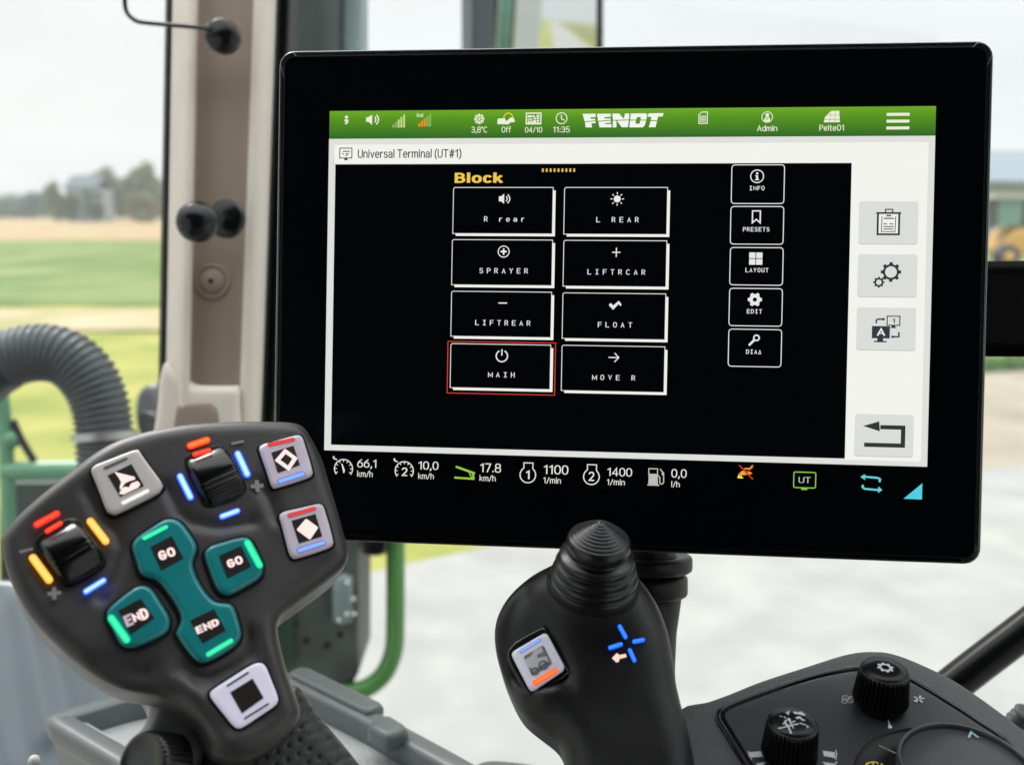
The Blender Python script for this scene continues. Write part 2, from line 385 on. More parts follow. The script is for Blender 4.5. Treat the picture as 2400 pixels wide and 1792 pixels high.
class Ic:
    """draws an icon on a frame's plane; offsets in photograph pixels, y down, along the plane's own axes"""
    def __init__(s, mb, fr, cx, cy, z, rot=0.0, k=1.0):
        s.mb = mb; s.o = fr.loc(cx, cy, z); s.s = fr.sc(cx, cy, z) * k; s.z = z; s.ca = math.cos(rot); s.sa = math.sin(rot); s.rot = rot
    def p(s, x, y):
        x *= s.s; y *= -s.s
        return (s.o[0] + x * s.ca - y * s.sa, s.o[1] + x * s.sa + y * s.ca)
    def poly(s, pts, dz=0): s.mb.poly([s.p(*q) for q in pts], s.z + dz); return s
    def line(s, pts, w, closed=False, dz=0): s.mb.stroke([s.p(*q) for q in pts], w * s.s, s.z + dz, closed); return s
    def rect(s, x0, y0, x1, y1, dz=0): return s.poly([(x0, y0), (x1, y0), (x1, y1), (x0, y1)], dz)
    def frame(s, x0, y0, x1, y1, w, r=0, dz=0):
        return s.line(rrect(x0, y0, x1, y1, r) if r else [(x0, y0), (x1, y0), (x1, y1), (x0, y1)], w, True, dz)
    def disc(s, x, y, r, n=24, dz=0): return s.poly([(x + r * math.cos(2 * math.pi * i / n), y + r * math.sin(2 * math.pi * i / n)) for i in range(n)], dz)
    def ring(s, x, y, r, w, n=28, dz=0): return s.line([(x + r * math.cos(2 * math.pi * i / n), y + r * math.sin(2 * math.pi * i / n)) for i in range(n)], w, True, dz)
    def arc(s, x, y, r, a0, a1, w, n=16, dz=0): return s.line([(x + r * math.cos(R(a0 + (a1 - a0) * i / n)), y + r * math.sin(R(a0 + (a1 - a0) * i / n))) for i in range(n + 1)], w, False, dz)
    def gear(s, x, y, r, ri, nt, hole=True, dz=0):
        pts = []
        for i in range(nt):
            for (f, rr) in ((-.27, r * .8), (-.2, r), (.2, r), (.27, r * .8)):
                a = 2 * math.pi * (i + f) / nt; pts.append((x + rr * math.cos(a), y + rr * math.sin(a)))
        if not hole: return s.poly(pts, dz)
        m = len(pts); inn = [(x + ri * math.cos(math.atan2(q[1] - y, q[0] - x)), y + ri * math.sin(math.atan2(q[1] - y, q[0] - x))) for q in pts]
        vs = [s.p(*q) + (s.z + dz,) for q in pts] + [s.p(*q) + (s.z + dz,) for q in inn]
        s.mb.add(vs, [((i + 1) % m, i, m + i, m + (i + 1) % m) for i in range(m)]); return s
    def text(s, t, x, y, w, h, off=0.0, dz=0, spacing=1.0, rot=0.0):
        c = s.p(x, y); s.mb.text(t, c[0], c[1], w * s.s if w else None, h * s.s, s.z + dz, s.rot + rot, off, spacing); return s
    def box_text(s, t, b, off=0.0, dz=0):
        return s.text(t, (b[0] + b[2]) / 2, (b[1] + b[3]) / 2, b[2] - b[0], b[3] - b[1], off, dz)
    def mono(s, t, x, y, pitch, h, off=0.0, dz=0, wmax=0.72, wp=.62):
        n = len(t)
        for i, ch in enumerate(t):
            if ch == ' ': continue
            cx = x + (i - (n - 1) / 2) * pitch; low = ch.islower(); hh = h * (.74 if low else 1); yy = y + (h - hh) / 2
            s.text(ch, cx, yy, min(pitch * wp, h * wmax) * {'r': .8, 'I': .8, 'M': 1.3}.get(ch, 1), hh, off, dz)
        return s

# ------------------------------------------------------------------ shared materials
M_black = pmat('black_plastic', (0.010, 0.011, 0.012), 0.38, 0.4, bump=0.05, bscale=900)
M_gap = pmat('dark_gap', (0.004, 0.004, 0.004), 0.6, 0.2)
M_gloss = pmat('gloss_black', (0.006, 0.006, 0.007), 0.16, 0.5)
W_TXT = emat('screen_white', (0.86, 0.87, 0.83), 1.0)

# ================================================================== terminal
def build_terminal():
    a, b, c = 0.01492, 0.10275, 0.02001
    ca, sa, cb, sb, cc, sn = math.cos(a), math.sin(a), math.cos(b), math.sin(b), math.cos(c), math.sin(c)
    Rm = Matrix(((cc, -sn, 0), (sn, cc, 0), (0, 0, 1))) @ Matrix(((cb, 0, sb), (0, 1, 0), (-sb, 0, cb))) @ Matrix(((1, 0, 0), (0, ca, -sa), (0, sa, ca)))
    def w(v): return RGT * v[0] - UP * v[1] + FWD * v[2]
    O = CAM + w((0.04615, -0.03583, 0.43105))
    F = Frame(O, w(Rm @ Vector((1, 0, 0))), -w(Rm @ Vector((0, 0, 1))))
    W, H = 0.305, 0.2174
    root = thing('display_terminal', 'large black touchscreen terminal with lit menu page and green status bar', 'touchscreen', F)

    # housing: rounded frame with a proud rim and a shallow groove round the glass
    M_house = pmat('terminal_housing', (0.006, 0.0065, 0.007), 0.24, 0.5, bump=0.10, bscale=1500)
    mb = MB(); mb.mat(M_house)
    mb.pillow(rrect(-W / 2, -H / 2, W / 2, H / 2, 0.0062, 10), 0.0011, 0.026, 0.02, zf=0.0012, dense=False, fr=(0.03, 0.15, 0.4, 0.7, 1.0))
    mb.build('housing', root)
    e_ = .0003; pr_ = rrect(-W / 2 + e_, -H / 2 + e_, W / 2 - e_, H / 2 - e_, 0.006, 10); pr_ = resample(ccw(pr_), .002); mb = MB(); mb.mat(pmat('edge_satin', (.20, .205, .21), .24, .5, metal=1.0)); mb.tube([(p[0], p[1], -.0002) for p in pr_ + pr_[:2]], .00062, 10, cap=False); mb.build('highlight_trim', root)  # thin metal edge added so the housing catches a highlight line
    # rear shell and swivel bracket
    mb = MB(); mb.mat(M_black); mb.box((-0.09, -0.07, -0.052), (0.10, 0.07, -0.0268)); mb.build('rear_shell', root)
    # glass
    M_glass = pmat('screen_glass', (0.0008, 0.0016, 0.0026), 0.09, 0.16)
    g = 0.0024
    mb = MB(); mb.mat(M_gap); mb.poly(rrect(-W / 2 + g, -H / 2 + g, W / 2 - g, H / 2 - g, 0.0042, 8), 0.00128)
    mb.mat(M_glass); mb.prism(rrect(-W / 2 + g + .0004, -H / 2 + g + .0004, W / 2 - g - .0004, H / 2 - g - .0004, 0.004, 8), 0.0009, 0.0015)
    mb.build('screen_glass', root)
    Z = 0.0017
    def L(px, py): return F.loc(px, py, Z)
    def rectf(tl, br):
        p, q = L(*tl), L(*br); return (p[0], q[1], q[0], p[1])
    # page background
    M_page = emat('page_white', srgb(243, 243, 237)); M_edge = emat('page_border', srgb(223, 224, 219)); M_work = M_glass
    (x0, y0), (x1, y1) = L(761.0, 1053), L(2193, 249.5)
    xr = L(2174, 1095)[0]; xl = (L(771, 260)[0] + x0) / 2; xr = (xr + x1) / 2; yb = (y0 + L(2174, 1095)[1]) / 2
    ygt = (L(770, 326)[1] + L(2192, 318)[1]) / 2; yt = (L(771, 260)[1] + y1) / 2
    xw0 = (L(786.6, 385.5)[0] + L(775.6, 1040)[0]) / 2; xw1 = (L(1995.4, 382.4)[0] + L(1980.6, 1075.5)[0]) / 2
    yw1 = (L(786.6, 385.5)[1] + L(1995.4, 382.4)[1]) / 2; yw0 = (L(775.6, 1040)[1] + L(1980.6, 1075.5)[1]) / 2
    mb = MB(); mb.mat(M_edge); mb.poly([(xl, yb), (xr, yb), (xr, ygt), (xl, ygt)], Z)
    mb.mat(M_page)
    e = 0.0026
    mb.poly([(xl + e, yw1 + .0003), (xr - e, yw1 + .0003), (xr - e, ygt - e), (xl + e, ygt - e)], Z + .00005)
    mb.poly([(xw1, yb + e * .8), (xr - e, yb + e * .8), (xr - e, yw1 + .0003), (xw1, yw1 + .0003)], Z + .00005)
    page = mb.build('page_panel', root)
    mb = MB(); mb.mat(emat('title_grey', srgb(58, 60, 58)))
    ic = Ic(mb, F, 811, 359.5, Z + .0002)
    ic.frame(-15, -12, 14, 11, 2.2).rect(-4, 11, 4, 16).line([(-8, -4.5), (9, -4.5)], 2.4).line([(-9, 0), (-5, 3)], 2).line([(-1, 1), (5, 1), (1, 5), (-2, 5.5)], 2)
    mb.build('title_icon', page)
    mb = MB(); mb.mat(emat('title_text', srgb(62, 64, 62)))
    Ic(mb, F, 836, 0, Z + .0002); ic = Ic(mb, F, 960, 362, Z + .0002)
    ic.box_text('Universal Terminal (UT#1)', (836 - 960, 348.5 - 362, 1083 - 960, 374 - 362), off=.022)
    mb.build('title_text', page)
    # work area
    mb = MB(); mb.mat(pmat('screen_black', (0.0008, 0.0018, 0.0028), 0.09, 0.16, emit=(.2, .45, .7), estr=.0005)); mb.poly([(xw0, yw0), (xw1, yw0), (xw1, yw1), (xw0, yw1)], Z + .0001)
    work = mb.build('work_area', root)
    mb = MB(); mb.mat(emat('amber_text', srgb(238, 196, 84)))
    ic = Ic(mb, F, 1123, 417, Z + .0002); ic.box_text('Block', (-58, -12.5, 57, 12.5), off=.095)
    mb.build('heading', work)
    mb = MB(); mb.mat(emat('amber_dots', srgb(226, 178, 92)))
    ic = Ic(mb, F, 1309, 399, Z + .0002)
    for k in range(9): ic.rect(-39 + k * 9.2, -4, -34.6 + k * 9.2, 4)
    mb.build('page_dots', work)

    # menu buttons
    M_line = emat('menu_line', srgb(226, 228, 226)); M_cap = emat('menu_caption', srgb(232, 233, 231)); M_shadow = emat('menu_edge', srgb(243, 241, 233))
    k = 1 / 2.848
    def zz(x, y): return (1000 + x * k, 380 + y * k)
    rows = [((180, 170), (839, 480), (518, 245), 'R rear', (518, 380), 49.4, 'speaker symbol reading R rear'),
            ((921, 170), (1602, 484), (1272, 246), 'L REAR', (1274, 384), 51.5, 'sun symbol reading L REAR'),
            ((172, 517), (835, 825), (514, 597), 'SPRAYER', (514, 725), 50.3, 'ringed plus symbol reading SPRAYER'),
            ((916, 522), (1597, 834), (1266, 602), 'LIFTRCAR', (1266, 733), 51.4, 'plus symbol reading LIFTRCAR'),
            ((167, 861), (829, 1171), (508, 940), 'LIFTREAR', (508, 1072), 49.5, 'minus symbol reading LIFTREAR'),
            ((910, 872), (1590, 1186), (1258, 955), 'FLOAT', (1257, 1085), 50.7, 'tick symbol reading FLOAT'),
            ((162, 1210), (823, 1517), (502, 1290), 'MAIH', (500, 1418), 50, 'power symbol reading MAIH'),
            ((904, 1221), (1584, 1537), (1250, 1303), 'MOVE R', (1250, 1437), 51.6, 'arrow symbol reading MOVE R')]
    s0 = F.sc(1300, 640)
    for i, (tl, br, icn, cap, cc_, pitch, lab) in enumerate(rows):
        r = rectf(zz(*tl), zz(*br)); x0_, y0_, x1_, y1_ = r
        mb = MB(); mb.mat(M_line)
        mb.stroke([(x0_, y0_), (x1_, y0_), (x1_, y1_), (x0_ + 3 * s0, y1_), (x0_, y1_ - 3 * s0)], 1.7 * s0, Z + .0002, True)
        mb.mat(M_shadow)
        mb.poly([(x1_ + .4 * s0, y0_ - 5.5 * s0), (x1_ + 6 * s0, y0_ - 5.5 * s0), (x1_ + 6 * s0, y1_ - 7 * s0), (x1_ + .4 * s0, y1_ - 7 * s0)], Z + .00025)
        mb.poly([(x0_ + 7 * s0, y0_ - 5.5 * s0), (x1_ + 6 * s0, y0_ - 5.5 * s0), (x1_ + 6 * s0, y0_ - .5 * s0), (x0_ + 7 * s0, y0_ - .5 * s0)], Z + .0003)
        btn = mb.build('menu_button', root, 'black menu key with a ' + lab)
        mb = MB(); mb.mat(M_cap); ic = Ic(mb, F, *zz(*icn), Z + .0003, k=k)
        if i == 0: ic.poly([(-36, -17), (-20, -17), (-1, -34), (-1, 34), (-20, 17), (-36, 17)]).arc(2, 0, 18, -58, 58, 7).arc(4, 0, 33, -58, 58, 7)
        elif i == 1:
            ic.disc(0, 0, 23)
            for q in range(8): t = q * math.pi / 4; ic.line([(31 * math.cos(t), 31 * math.sin(t)), (45 * math.cos(t), 45 * math.sin(t))], 6)
        elif i == 2: ic.ring(0, 0, 37, 6).line([(-21, 0), (21, 0)], 11).line([(0, -21), (0, -5.6)], 11).line([(0, 5.6), (0, 21)], 11)
        elif i == 3: ic.line([(-28, 0), (28, 0)], 7).line([(0, -31), (0, -3.6)], 7).line([(0, 3.6), (0, 31)], 7)
        elif i == 4: ic.line([(-29, 0), (29, 0)], 8)
        elif i == 5: ic.poly([(-41, -6), (-27, -14), (-14, 2), (24, -30), (41, -8), (38, 6), (22, -8), (-13, 30), (-38, 4)])
        elif i == 6: ic.arc(0, 3, 38, -62, 242, 8, 28).line([(0, -42), (0, 0)], 8)
        else: ic.line([(-36, 0), (26, 0)], 7).line([(4, -30), (32, 0), (4, 30)], 7, dz=.00002)
        mb.build('icon', btn)
        mb = MB(); mb.mat(M_cap); Ic(mb, F, *zz(*cc_), Z + .0003, k=k).mono(cap, 0, 0, pitch, 35, off=.016); mb.build('caption', btn)
    mb = MB(); mb.mat(emat('select_red', srgb(205, 62, 56)))
    r = rectf(zz(143, 1195), zz(854, 1554)); mb.stroke([(r[0], r[1]), (r[2], r[1]), (r[2], r[3]), (r[0], r[3])], 2.1 * s0, Z + .0002, True)
    mb.build('selection_frame', root)

    # soft keys
    k2 = 1 / 2.232
    def z2(x, y): return (1650 + x * k2, 360 + y * k2)
    keys = [((146, 60), (417, 262), (278, 119), 'INFO', (277, 181), 78), ((141, 277), (413, 475), (274, 332), 'PRESETS', (273, 396), 136),
            ((138, 491), (410, 689), (271, 549), 'LAYOUT', (277, 609), 118), ((134, 704), (406, 903), (266, 763), 'EDIT', (264, 825), 78),
            ((130, 917), (402, 1116), (262, 975), 'DIA\u0394', (260, 1036), 78)]
    s1 = F.sc(1775, 620)
    for i, (tl, br, icn, cap, cc_, w_) in enumerate(keys):
        r = rectf(z2(*tl), z2(*br)); mb = MB(); mb.mat(M_line); mb.stroke(roundpoly([(r[0], r[1]), (r[2], r[1]), (r[2], r[3]), (r[0], r[3])], 8 * s1, 4), 2.0 * s1, Z + .0002, True)
        sk = mb.build('soft_key', root, 'small rounded black key reading ' + cap.replace('\u0394', 'A'))
        mb = MB(); mb.mat(M_cap); ic = Ic(mb, F, *z2(*icn), Z + .0003, k=k2)
        if i == 0: ic.ring(0, 0, 33, 5).rect(-5, -5, 5, 20).disc(0, -15, 6).rect(-10, 15, 10, 20, dz=.00002).rect(-10, -5, 0, 0, dz=.00002)
        elif i == 1: ic.line([(-20, -32), (20, -32), (20, 30), (0, 12), (-20, 30)], 6.5, True)
        elif i == 2:
            for (x, y) in ((-34, -32), (2, -32), (-34, 2), (2, 2)): ic.rect(x, y, x + 32, y + 30)
        elif i == 3: ic.gear(0, 0, 37, 11, 6)
        else: ic.ring(12, -12, 14, 7).line([(2, -2), (-26, 28)], 11, dz=.00002)
        mb.build('icon', sk)
        mb = MB(); mb.mat(M_cap); ic = Ic(mb, F, *z2(*cc_), Z + .0003, k=k2)
        n = len(cap); ic.mono(cap, 0, 0, w_ / (n - .25), 23, off=.03, wmax=.75, wp=.75); mb.build('caption', sk)

    # side buttons on the white column
    M_btn = emat('side_button_grey', srgb(219, 221, 217)); M_bsh = emat('side_button_edge', srgb(186, 188, 184)); M_ink = emat('ink', srgb(52, 55, 56)); M_ink2 = emat('ink_blue', srgb(50, 60, 68)); M_wht = emat('icon_white', srgb(240, 240, 236))
    side = [((812, 250), (1117, 473), (966, 360), 'a clipboard symbol'), ((806, 526), (1112, 750), (960, 636), 'a pair of gears'), ((800, 804), (1105, 1029), (952, 916), 'two monitors marked A and 1'), ((790, 1360), (1093, 1586), (942, 1470), 'a bent back arrow')]
    s2 = F.sc(2080, 640)
    for i, (tl, br, icn, lab) in enumerate(side):
        r = rectf(z2(*tl), z2(*br)); mb = MB(); mb.mat(M_bsh); mb.poly(rrect(r[0], r[1] - 1.6 * s2, r[2], r[3] - 3 * s2, 6 * s2, 4), Z + .0001); mb.mat(M_btn); mb.poly(rrect(*r, 6 * s2, 4), Z + .00015)
        sb_ = mb.build('side_button', root, 'light grey key with ' + lab)
        mb = MB(); mb.mat(M_ink); ic = Ic(mb, F, *z2(*icn), Z + .0003, k=k2)
        if i == 0:
            mb.mat(M_wht); ic.rect(-52, -40, 50, 58, dz=-.00005); mb.mat(M_ink)
            ic.line([(-55, -45), (-55, 62), (53, 62), (53, -45)], 10).line([(-64, -49), (62, -49)], 9, dz=.00002).line([(-17, -52), (-17, -68), (19, -68), (19, -52)], 6, dz=.00004)
            ic.line([(-34, -32), (-36, 48), (33, 48), (35, -32)], 4).poly([(-15, -32), (-10, -39), (10, -39), (15, -32)]).line([(-25, -21), (26, -21)], 6).line([(-26, 8), (-8, 8)], 5).line([(4, 8), (24, 8)], 5).line([(-26, 22), (26, 22)], 5).line([(-26, 35), (24, 35)], 5)
        elif i == 1: ic.gear(17, -17, 52, 30, 8).gear(-43, 37, 29, 14, 8).line([(-21, 15), (-17, 19)], 8)
        elif i == 2:
            mb.mat(M_ink2); ic.rect(-71, -14, 20, 50); ic.rect(-43, 50, -13, 64, dz=.00002); ic.line([(-59, 67), (5, 67)], 7)
            mb.mat(M_ink); ic.frame(5, -66, 69, -19, 5.5); ic.rect(28, -17, 46, -9, dz=.00003); ic.line([(22, -7), (52, -7)], 5, dz=.00003)
            ic.line([(-50, -28), (-50, -44), (-42, -50), (-16, -50)], 8); ic.disc(-14, -50, 7, 14, dz=.00002); ic.line([(66, 16), (66, 40), (38, 41)], 8); ic.disc(35, 41, 7, 14, dz=.00002)
            ic.text('1', 37, -43, 15, 24, off=.03)
            mb.mat(M_wht); ic.text('A', -25, 15, 44, 44, off=.04, dz=.0001)
        else:
            ic.line([(-20, -40), (96, -40), (96, 54), (-100, 54)], 22); ic.poly([(-108, -44), (-26, -70), (-22, -18)], dz=.00003)
        mb.build('icon', sb_)

    # status bar
    m = bpy.data.materials.new('status_green'); m.use_nodes = True; nt = m.node_tree; nt.nodes.clear(); n_ = nt.nodes; l_ = nt.links
    tc = n_.new('ShaderNodeTexCoord'); sp = n_.new('ShaderNodeSeparateXYZ'); l_.new(tc.outputs['Generated'], sp.inputs[0])
    cr = n_.new('ShaderNodeValToRGB'); cr.color_ramp.elements[0].position = 0; cr.color_ramp.elements[0].color = srgb(52, 104, 40); cr.color_ramp.elements[1].position = 1; cr.color_ramp.elements[1].color = srgb(112, 168, 46)
    el = cr.color_ramp.elements.new(.7); el.color = srgb(88, 150, 34)
    em = n_.new('ShaderNodeEmission'); em.inputs[1].default_value = 1 / 2 ** EXPO; oo = n_.new('ShaderNodeOutputMaterial'); l_.new(sp.outputs[1], cr.inputs[0]); l_.new(cr.outputs[0], em.inputs[0]); l_.new(em.outputs[0], oo.inputs[0])
    mb = MB(); mb.mat(m); mb.poly([(xl + .0001, ygt), (xr, ygt), (xr, yt), (xl + .0001, yt)], Z)
    bar = mb.build('status_bar', root)
    M_ico = emat('status_icon', srgb(236, 240, 214)); M_org = emat('signal_orange', srgb(238, 140, 40)); M_dim = emat('signal_dim', srgb(140, 178, 96)); M_pale = emat('signal_pale', srgb(190, 214, 140)); M_yel = emat('sun_yellow', srgb(226, 220, 70)); M_fld = emat('field_green', srgb(74, 130, 40))
    q = .1446
    ZI = Z + .0003
    def ibar(name, mat, cx, cy, fn, kk=q, par=bar):
        mb = MB(); mb.mat(mat); fn(Ic(mb, F, cx, cy, ZI, k=kk), mb); mb.build(name, par)
    ibar('status_icon', M_ico, 812, 281.5, lambda i, b: (i.poly([(-30, -28), (-24, -58), (0, -76), (24, -58), (30, -28)]), i.line([(-24, -6), (18, 2), (20, 38), (-8, 58), (-24, 66)], 24), i.line([(-22, -2), (-22, 22), (4, 22)], 16, dz=.00003)))
    ibar('status_icon', M_ico, 873, 281, lambda i, b: (i.poly([(-106, -38), (-70, -42), (-6, -84), (-6, 86), (-60, 34), (-106, 28)]), i.arc(4, -2, 52, -55, 55, 20), i.arc(8, -2, 92, -55, 55, 20)))
    def sig(i, b):
        for j in range(5):
            b.mat((M_dim, M_dim, M_pale, M_pale, M_pale)[j]); i.rect(-105 + j * 44, 105 - (50 + 40 * j), -72 + j * 44, 105)
    ibar('signal_icon', M_dim, 934.5, 284, sig)
    def sig2(i, b):
        for j in range(5):
            b.mat(M_org if j < 3 else M_dim); i.rect(-105 + j * 44, 100 - (50 + 38 * j), -70 + j * 44, 100)
        b.mat(M_ico); i.text('Rod', -80, -82, 105, 62, off=.02)
    ibar('signal_icon', M_org, 995.5, 282, sig2)
    def fan(i, b):
        for j in range(8):
            t = 2 * math.pi * j / 8; i.poly([(math.cos(t + u) * r_, math.sin(t + u) * r_) for (u, r_) in ((-.1, 26), (-.42, 82), (.15, 88), (.3, 40))])
        i.disc(0, 0, 20, 12, dz=.00003)
    ibar('fan_icon', M_ico, 1123.4, 279, fan)
    def cloud(i, b):
        i.poly([(-145, 0), (-30, -12), (0, 42), (70, -20), (118, -16), (142, 40), (130, 56), (62, 60), (40, 92), (-145, 86)]); b.mat(M_yel); i.arc(32, -18, 72, 180, 355, 16, dz=-.00005)
    ibar('weather_icon', M_ico, 1186.8, 278.5, cloud)
    def field(i, b):
        i.frame(-118, -86, 118, 86, 20)
        for (x0, y0, x1, y1) in ((-98, -52, -28, -16), (-20, -50, 20, -24), (48, -58, 92, -24), (-98, 4, -20, 22), (0, -14, 40, 16), (50, -14, 92, 10), (-94, 36, -60, 84), (-50, 36, -14, 84), (-4, 28, 40, 84), (50, 22, 92, 50), (50, 58, 92, 84)): i.rect(x0, y0, x1, y1)
    ibar('field_icon', M_ico, 1250.6, 278, field)
    ibar('clock_icon', M_ico, 1316.2, 277.5, lambda i, b: (i.ring(0, 0, 88, 15), i.line([(-4, -58), (-4, 6), (46, 34)], 16)))
    for (t, b4) in (('3,8\u00b0C', (30, 325, 290, 440)), ('Off', (522, 325, 675, 420)), ('04/10', (900, 322, 1183, 428)), ('11:35', (1355, 320, 1628, 420))):
        mb = MB(); mb.mat(M_ico); cx, cy = (b4[0] + b4[2]) / 2, (b4[1] + b4[3]) / 2
        ic = Ic(mb, F, 1100 + cx * q, 250 + cy * q, ZI, k=q); ic.text(t, 0, 0, b4[2] - b4[0], b4[3] - b4[1], off=.012); mb.build('readout_text', bar)
    # maker's word mark, each letter cut by a slit
    q2 = 370 / 2213
    wm = [[(92, 102), (272, 100), (278, 148), (200, 150), (204, 172), (262, 172), (274, 195), (122, 208)], [(126, 219), (275, 206), (272, 232), (215, 235), (225, 292), (135, 292)],
          [(295, 102), (487, 100), (487, 145), (397, 148), (400, 168), (485, 168), (487, 186), (310, 202)], [(314, 213), (487, 198), (490, 226), (405, 232), (408, 245), (495, 245), (500, 292), (330, 292)],
          [(508, 100), (605, 98), (672, 176), (685, 98), (748, 98), (742, 182), (520, 189)], [(516, 200), (558, 198), (568, 212), (566, 292), (516, 292)], [(575, 199), (740, 194), (728, 290), (640, 290)],
          [(768, 98), (975, 95), (1000, 110), (985, 184), (905, 184), (910, 147), (855, 147), (845, 184), (760, 184)], [(757, 197), (840, 196), (832, 240), (892, 240), (902, 196), (982, 196), (965, 262), (935, 292), (748, 292)],
          [(1020, 95), (1228, 92), (1215, 138), (1150, 140), (1138, 194), (1048, 189), (1060, 145), (1005, 142)], [(1046, 202), (1136, 206), (1115, 290), (1020, 290)]]
    mb = MB(); mb.mat(emat('wordmark', srgb(243, 245, 238)))
    for w_ in wm:
        mb.poly([F.loc(1350 + x * q2, 250 + y * q2, ZI) for x, y in w_], ZI)
    mb.build('word_mark', bar)
    def doc(i, b):
        i.line([(-58, -40), (-24, -80), (58, -80), (58, 80), (-58, 80)], 13, True)
        for r_ in range(4):
            for c_ in range(3): i.rect(-42 + c_ * 30, -28 + r_ * 24, -20 + c_ * 30, -12 + r_ * 24)
    ibar('page_icon', M_ico, 1350 + 1782 * q2, 250 + 157 * q2, doc, q2)
    q3 = 800 / 2213
    def adm(i, b): i.ring(0, 0, 34, 5); i.disc(0, -13, 12); i.poly([(-20, 30), (-18, 8), (-8, 0), (8, 0), (18, 8), (20, 30)], dz=.00003); b.mat(M_fld); i.ring(-1, 11, 6, 3, 12, dz=.00008)
    ibar('user_icon', M_ico, 1600 + 548 * q3, 220 + 151 * q3, adm, q3)
    def farm(i, b):
        i.poly([(-52, 36), (-46, 4), (-8, -38), (44, -38), (50, 36)]); b.mat(M_fld); i.line([(-50, 18), (50, 18)], 3, dz=.0001); i.line([(-28, -10), (47, -10)], 2.5, dz=.0001); i.line([(-8, -38), (-16, 36)], 2, dz=.0001); i.line([(18, -38), (18, 36)], 2, dz=.0001)
    ibar('farm_icon', M_ico, 1600 + 969 * q3, 220 + 149 * q3, farm, q3)
    for t, b4 in (('Admin', (483, 200, 612, 243)), ('Pelte01', (888, 200, 1043, 240))):
        mb = MB(); mb.mat(M_ico); Ic(mb, F, 1600 + (b4[0] + b4[2]) / 2 * q3, 220 + (b4[1] + b4[3]) / 2 * q3, ZI, k=q3).text(t, 0, 0, b4[2] - b4[0], b4[3] - b4[1], off=.012); mb.build('readout_text', bar)
    ibar('menu_bars', M_ico, 1600 + 1396 * q3, 220 + 178 * q3, lambda i, b: (i.rect(-72, -54, 72, -35), i.rect(-72, -10, 72, 9), i.rect(-72, 34, 72, 53)), q3)

    # bottom readouts
    M_lt = emat('readout_white', srgb(224, 224, 216)); M_grn = emat('readout_green', srgb(150, 200, 70)); M_gry = emat('readout_grey', srgb(190, 190, 182))
    def val(par, off_, kk, big, bb, small, sb4):
        mb = MB(); mb.mat(M_lt)
        for t, b4, o_ in ((big, bb, .004), (small, sb4, .004)):
            Ic(mb, F, off_[0] + (b4[0] + b4[2]) / 2 * kk, off_[1] + (b4[1] + b4[3]) / 2 * kk, ZI, k=kk).text(t, 0, 0, b4[2] - b4[0], b4[3] - b4[1], off=o_)
        mb.build('value', par)
    qa, oa = 440 / 2138, (740, 1000); qb, ob = 520 / 2213, (1180, 1040)
    def readout(cx, cy, off_, kk, fn, mat, lab): 
        mb = MB(); mb.mat(mat); fn(Ic(mb, F, off_[0] + cx * kk, off_[1] + cy * kk, ZI, k=kk), mb); return mb.build('gauge_readout', root, lab)
    def gauge(i, b):
        i.arc(0, 0, 105, 142, 398, 12, 30)
        for a_ in range(150, 400, 30): i.line([(98 * math.cos(R(a_)), 98 * math.sin(R(a_))), (76 * math.cos(R(a_)), 76 * math.sin(R(a_)))], 9, dz=.00002)
        i.line([(-122, -138), (-112, -112), (-78, -102)], 14); i.line([(-108, -138), (-124, -118)], 10, dz=.00002)
    def g1(i, b): gauge(i, b); i.poly([(-26, -56), (-14, -56), (18, 20), (8, 52), (0, 50)], dz=.00002)
    def g2(i, b): gauge(i, b); i.text('2', 0, 10, 72, 96, off=.035, dz=.00002)
    o = readout(316, 475, oa, qa, g1, M_lt, 'speed gauge symbol with needle reading 66,1 km/h'); val(o, oa, qa, '66,1', (470, 366, 692, 478), 'km/h', (470, 498, 650, 574))
    o = readout(1008, 500, oa, qa, g2, M_lt, 'speed gauge symbol with a 2 reading 10,0 km/h'); val(o, oa, qa, '10,0', (1166, 390, 1400, 502), 'km/h', (1166, 524, 1346, 598))
    o = readout(1700, 520, oa, qa, lambda i, b: (i.line([(-108, -66), (114, 6)], 24), i.line([(-122, 60), (110, 68)], 22), i.line([(48, -2), (78, 58)], 12, dz=.00002), i.line([(92, 4), (106, 66)], 14, dz=.00004), i.line([(80, 8), (92, 56)], 8, dz=.00006)), M_grn, 'green linkage symbol reading 17.8 km/h'); val(o, oa, qa, '17.8', (1870, 412, 2112, 518), 'km/h', (1865, 548, 2050, 622))
    def eng(d):
        def f(i, b):
            i.arc(0, 0, 78, -48, 228, 11, 26); i.line([(52, -58), (48, -68), (50, -120), (-42, -120), (-40, -68), (-52, -58)], 10, dz=.00002); i.text(d, -2, -4, 40 if d == '1' else 60, 92, off=.03)
        return f
    o = readout(243, 308, ob, qb, eng('1'), M_lt, 'engine symbol with a 1 reading 1100 1/min'); val(o, ob, qb, '1100', (400, 208, 648, 302), '1/min', (395, 330, 573, 397))
    o = readout(877, 326, ob, qb, eng('2'), M_lt, 'engine symbol with a 2 reading 1400 1/min'); val(o, ob, qb, '1400', (1035, 230, 1283, 322), '1/min', (1030, 348, 1210, 414))
    def pump(i, b):
        i.rect(-72, -22, 20, 76); i.frame(-70, -78, 16, -22, 10, dz=.00002); i.line([(-82, 84), (34, 84)], 14, dz=.00002); i.line([(22, -12), (40, 6), (40, 62), (60, 74), (78, 58), (76, -36), (40, -78)], 10, dz=.00004); i.poly([(58, -52), (82, -40), (78, -14), (58, -16)], dz=.00002)
    o = readout(1520, 325, ob, qb, pump, M_gry, 'fuel pump symbol reading 0,0 l/h'); val(o, ob, qb, '0,0', (1675, 250, 1827, 350), 'l/h', (1675, 370, 1758, 434))
    qc, oc = 560 / 2213, (1660, 1060)
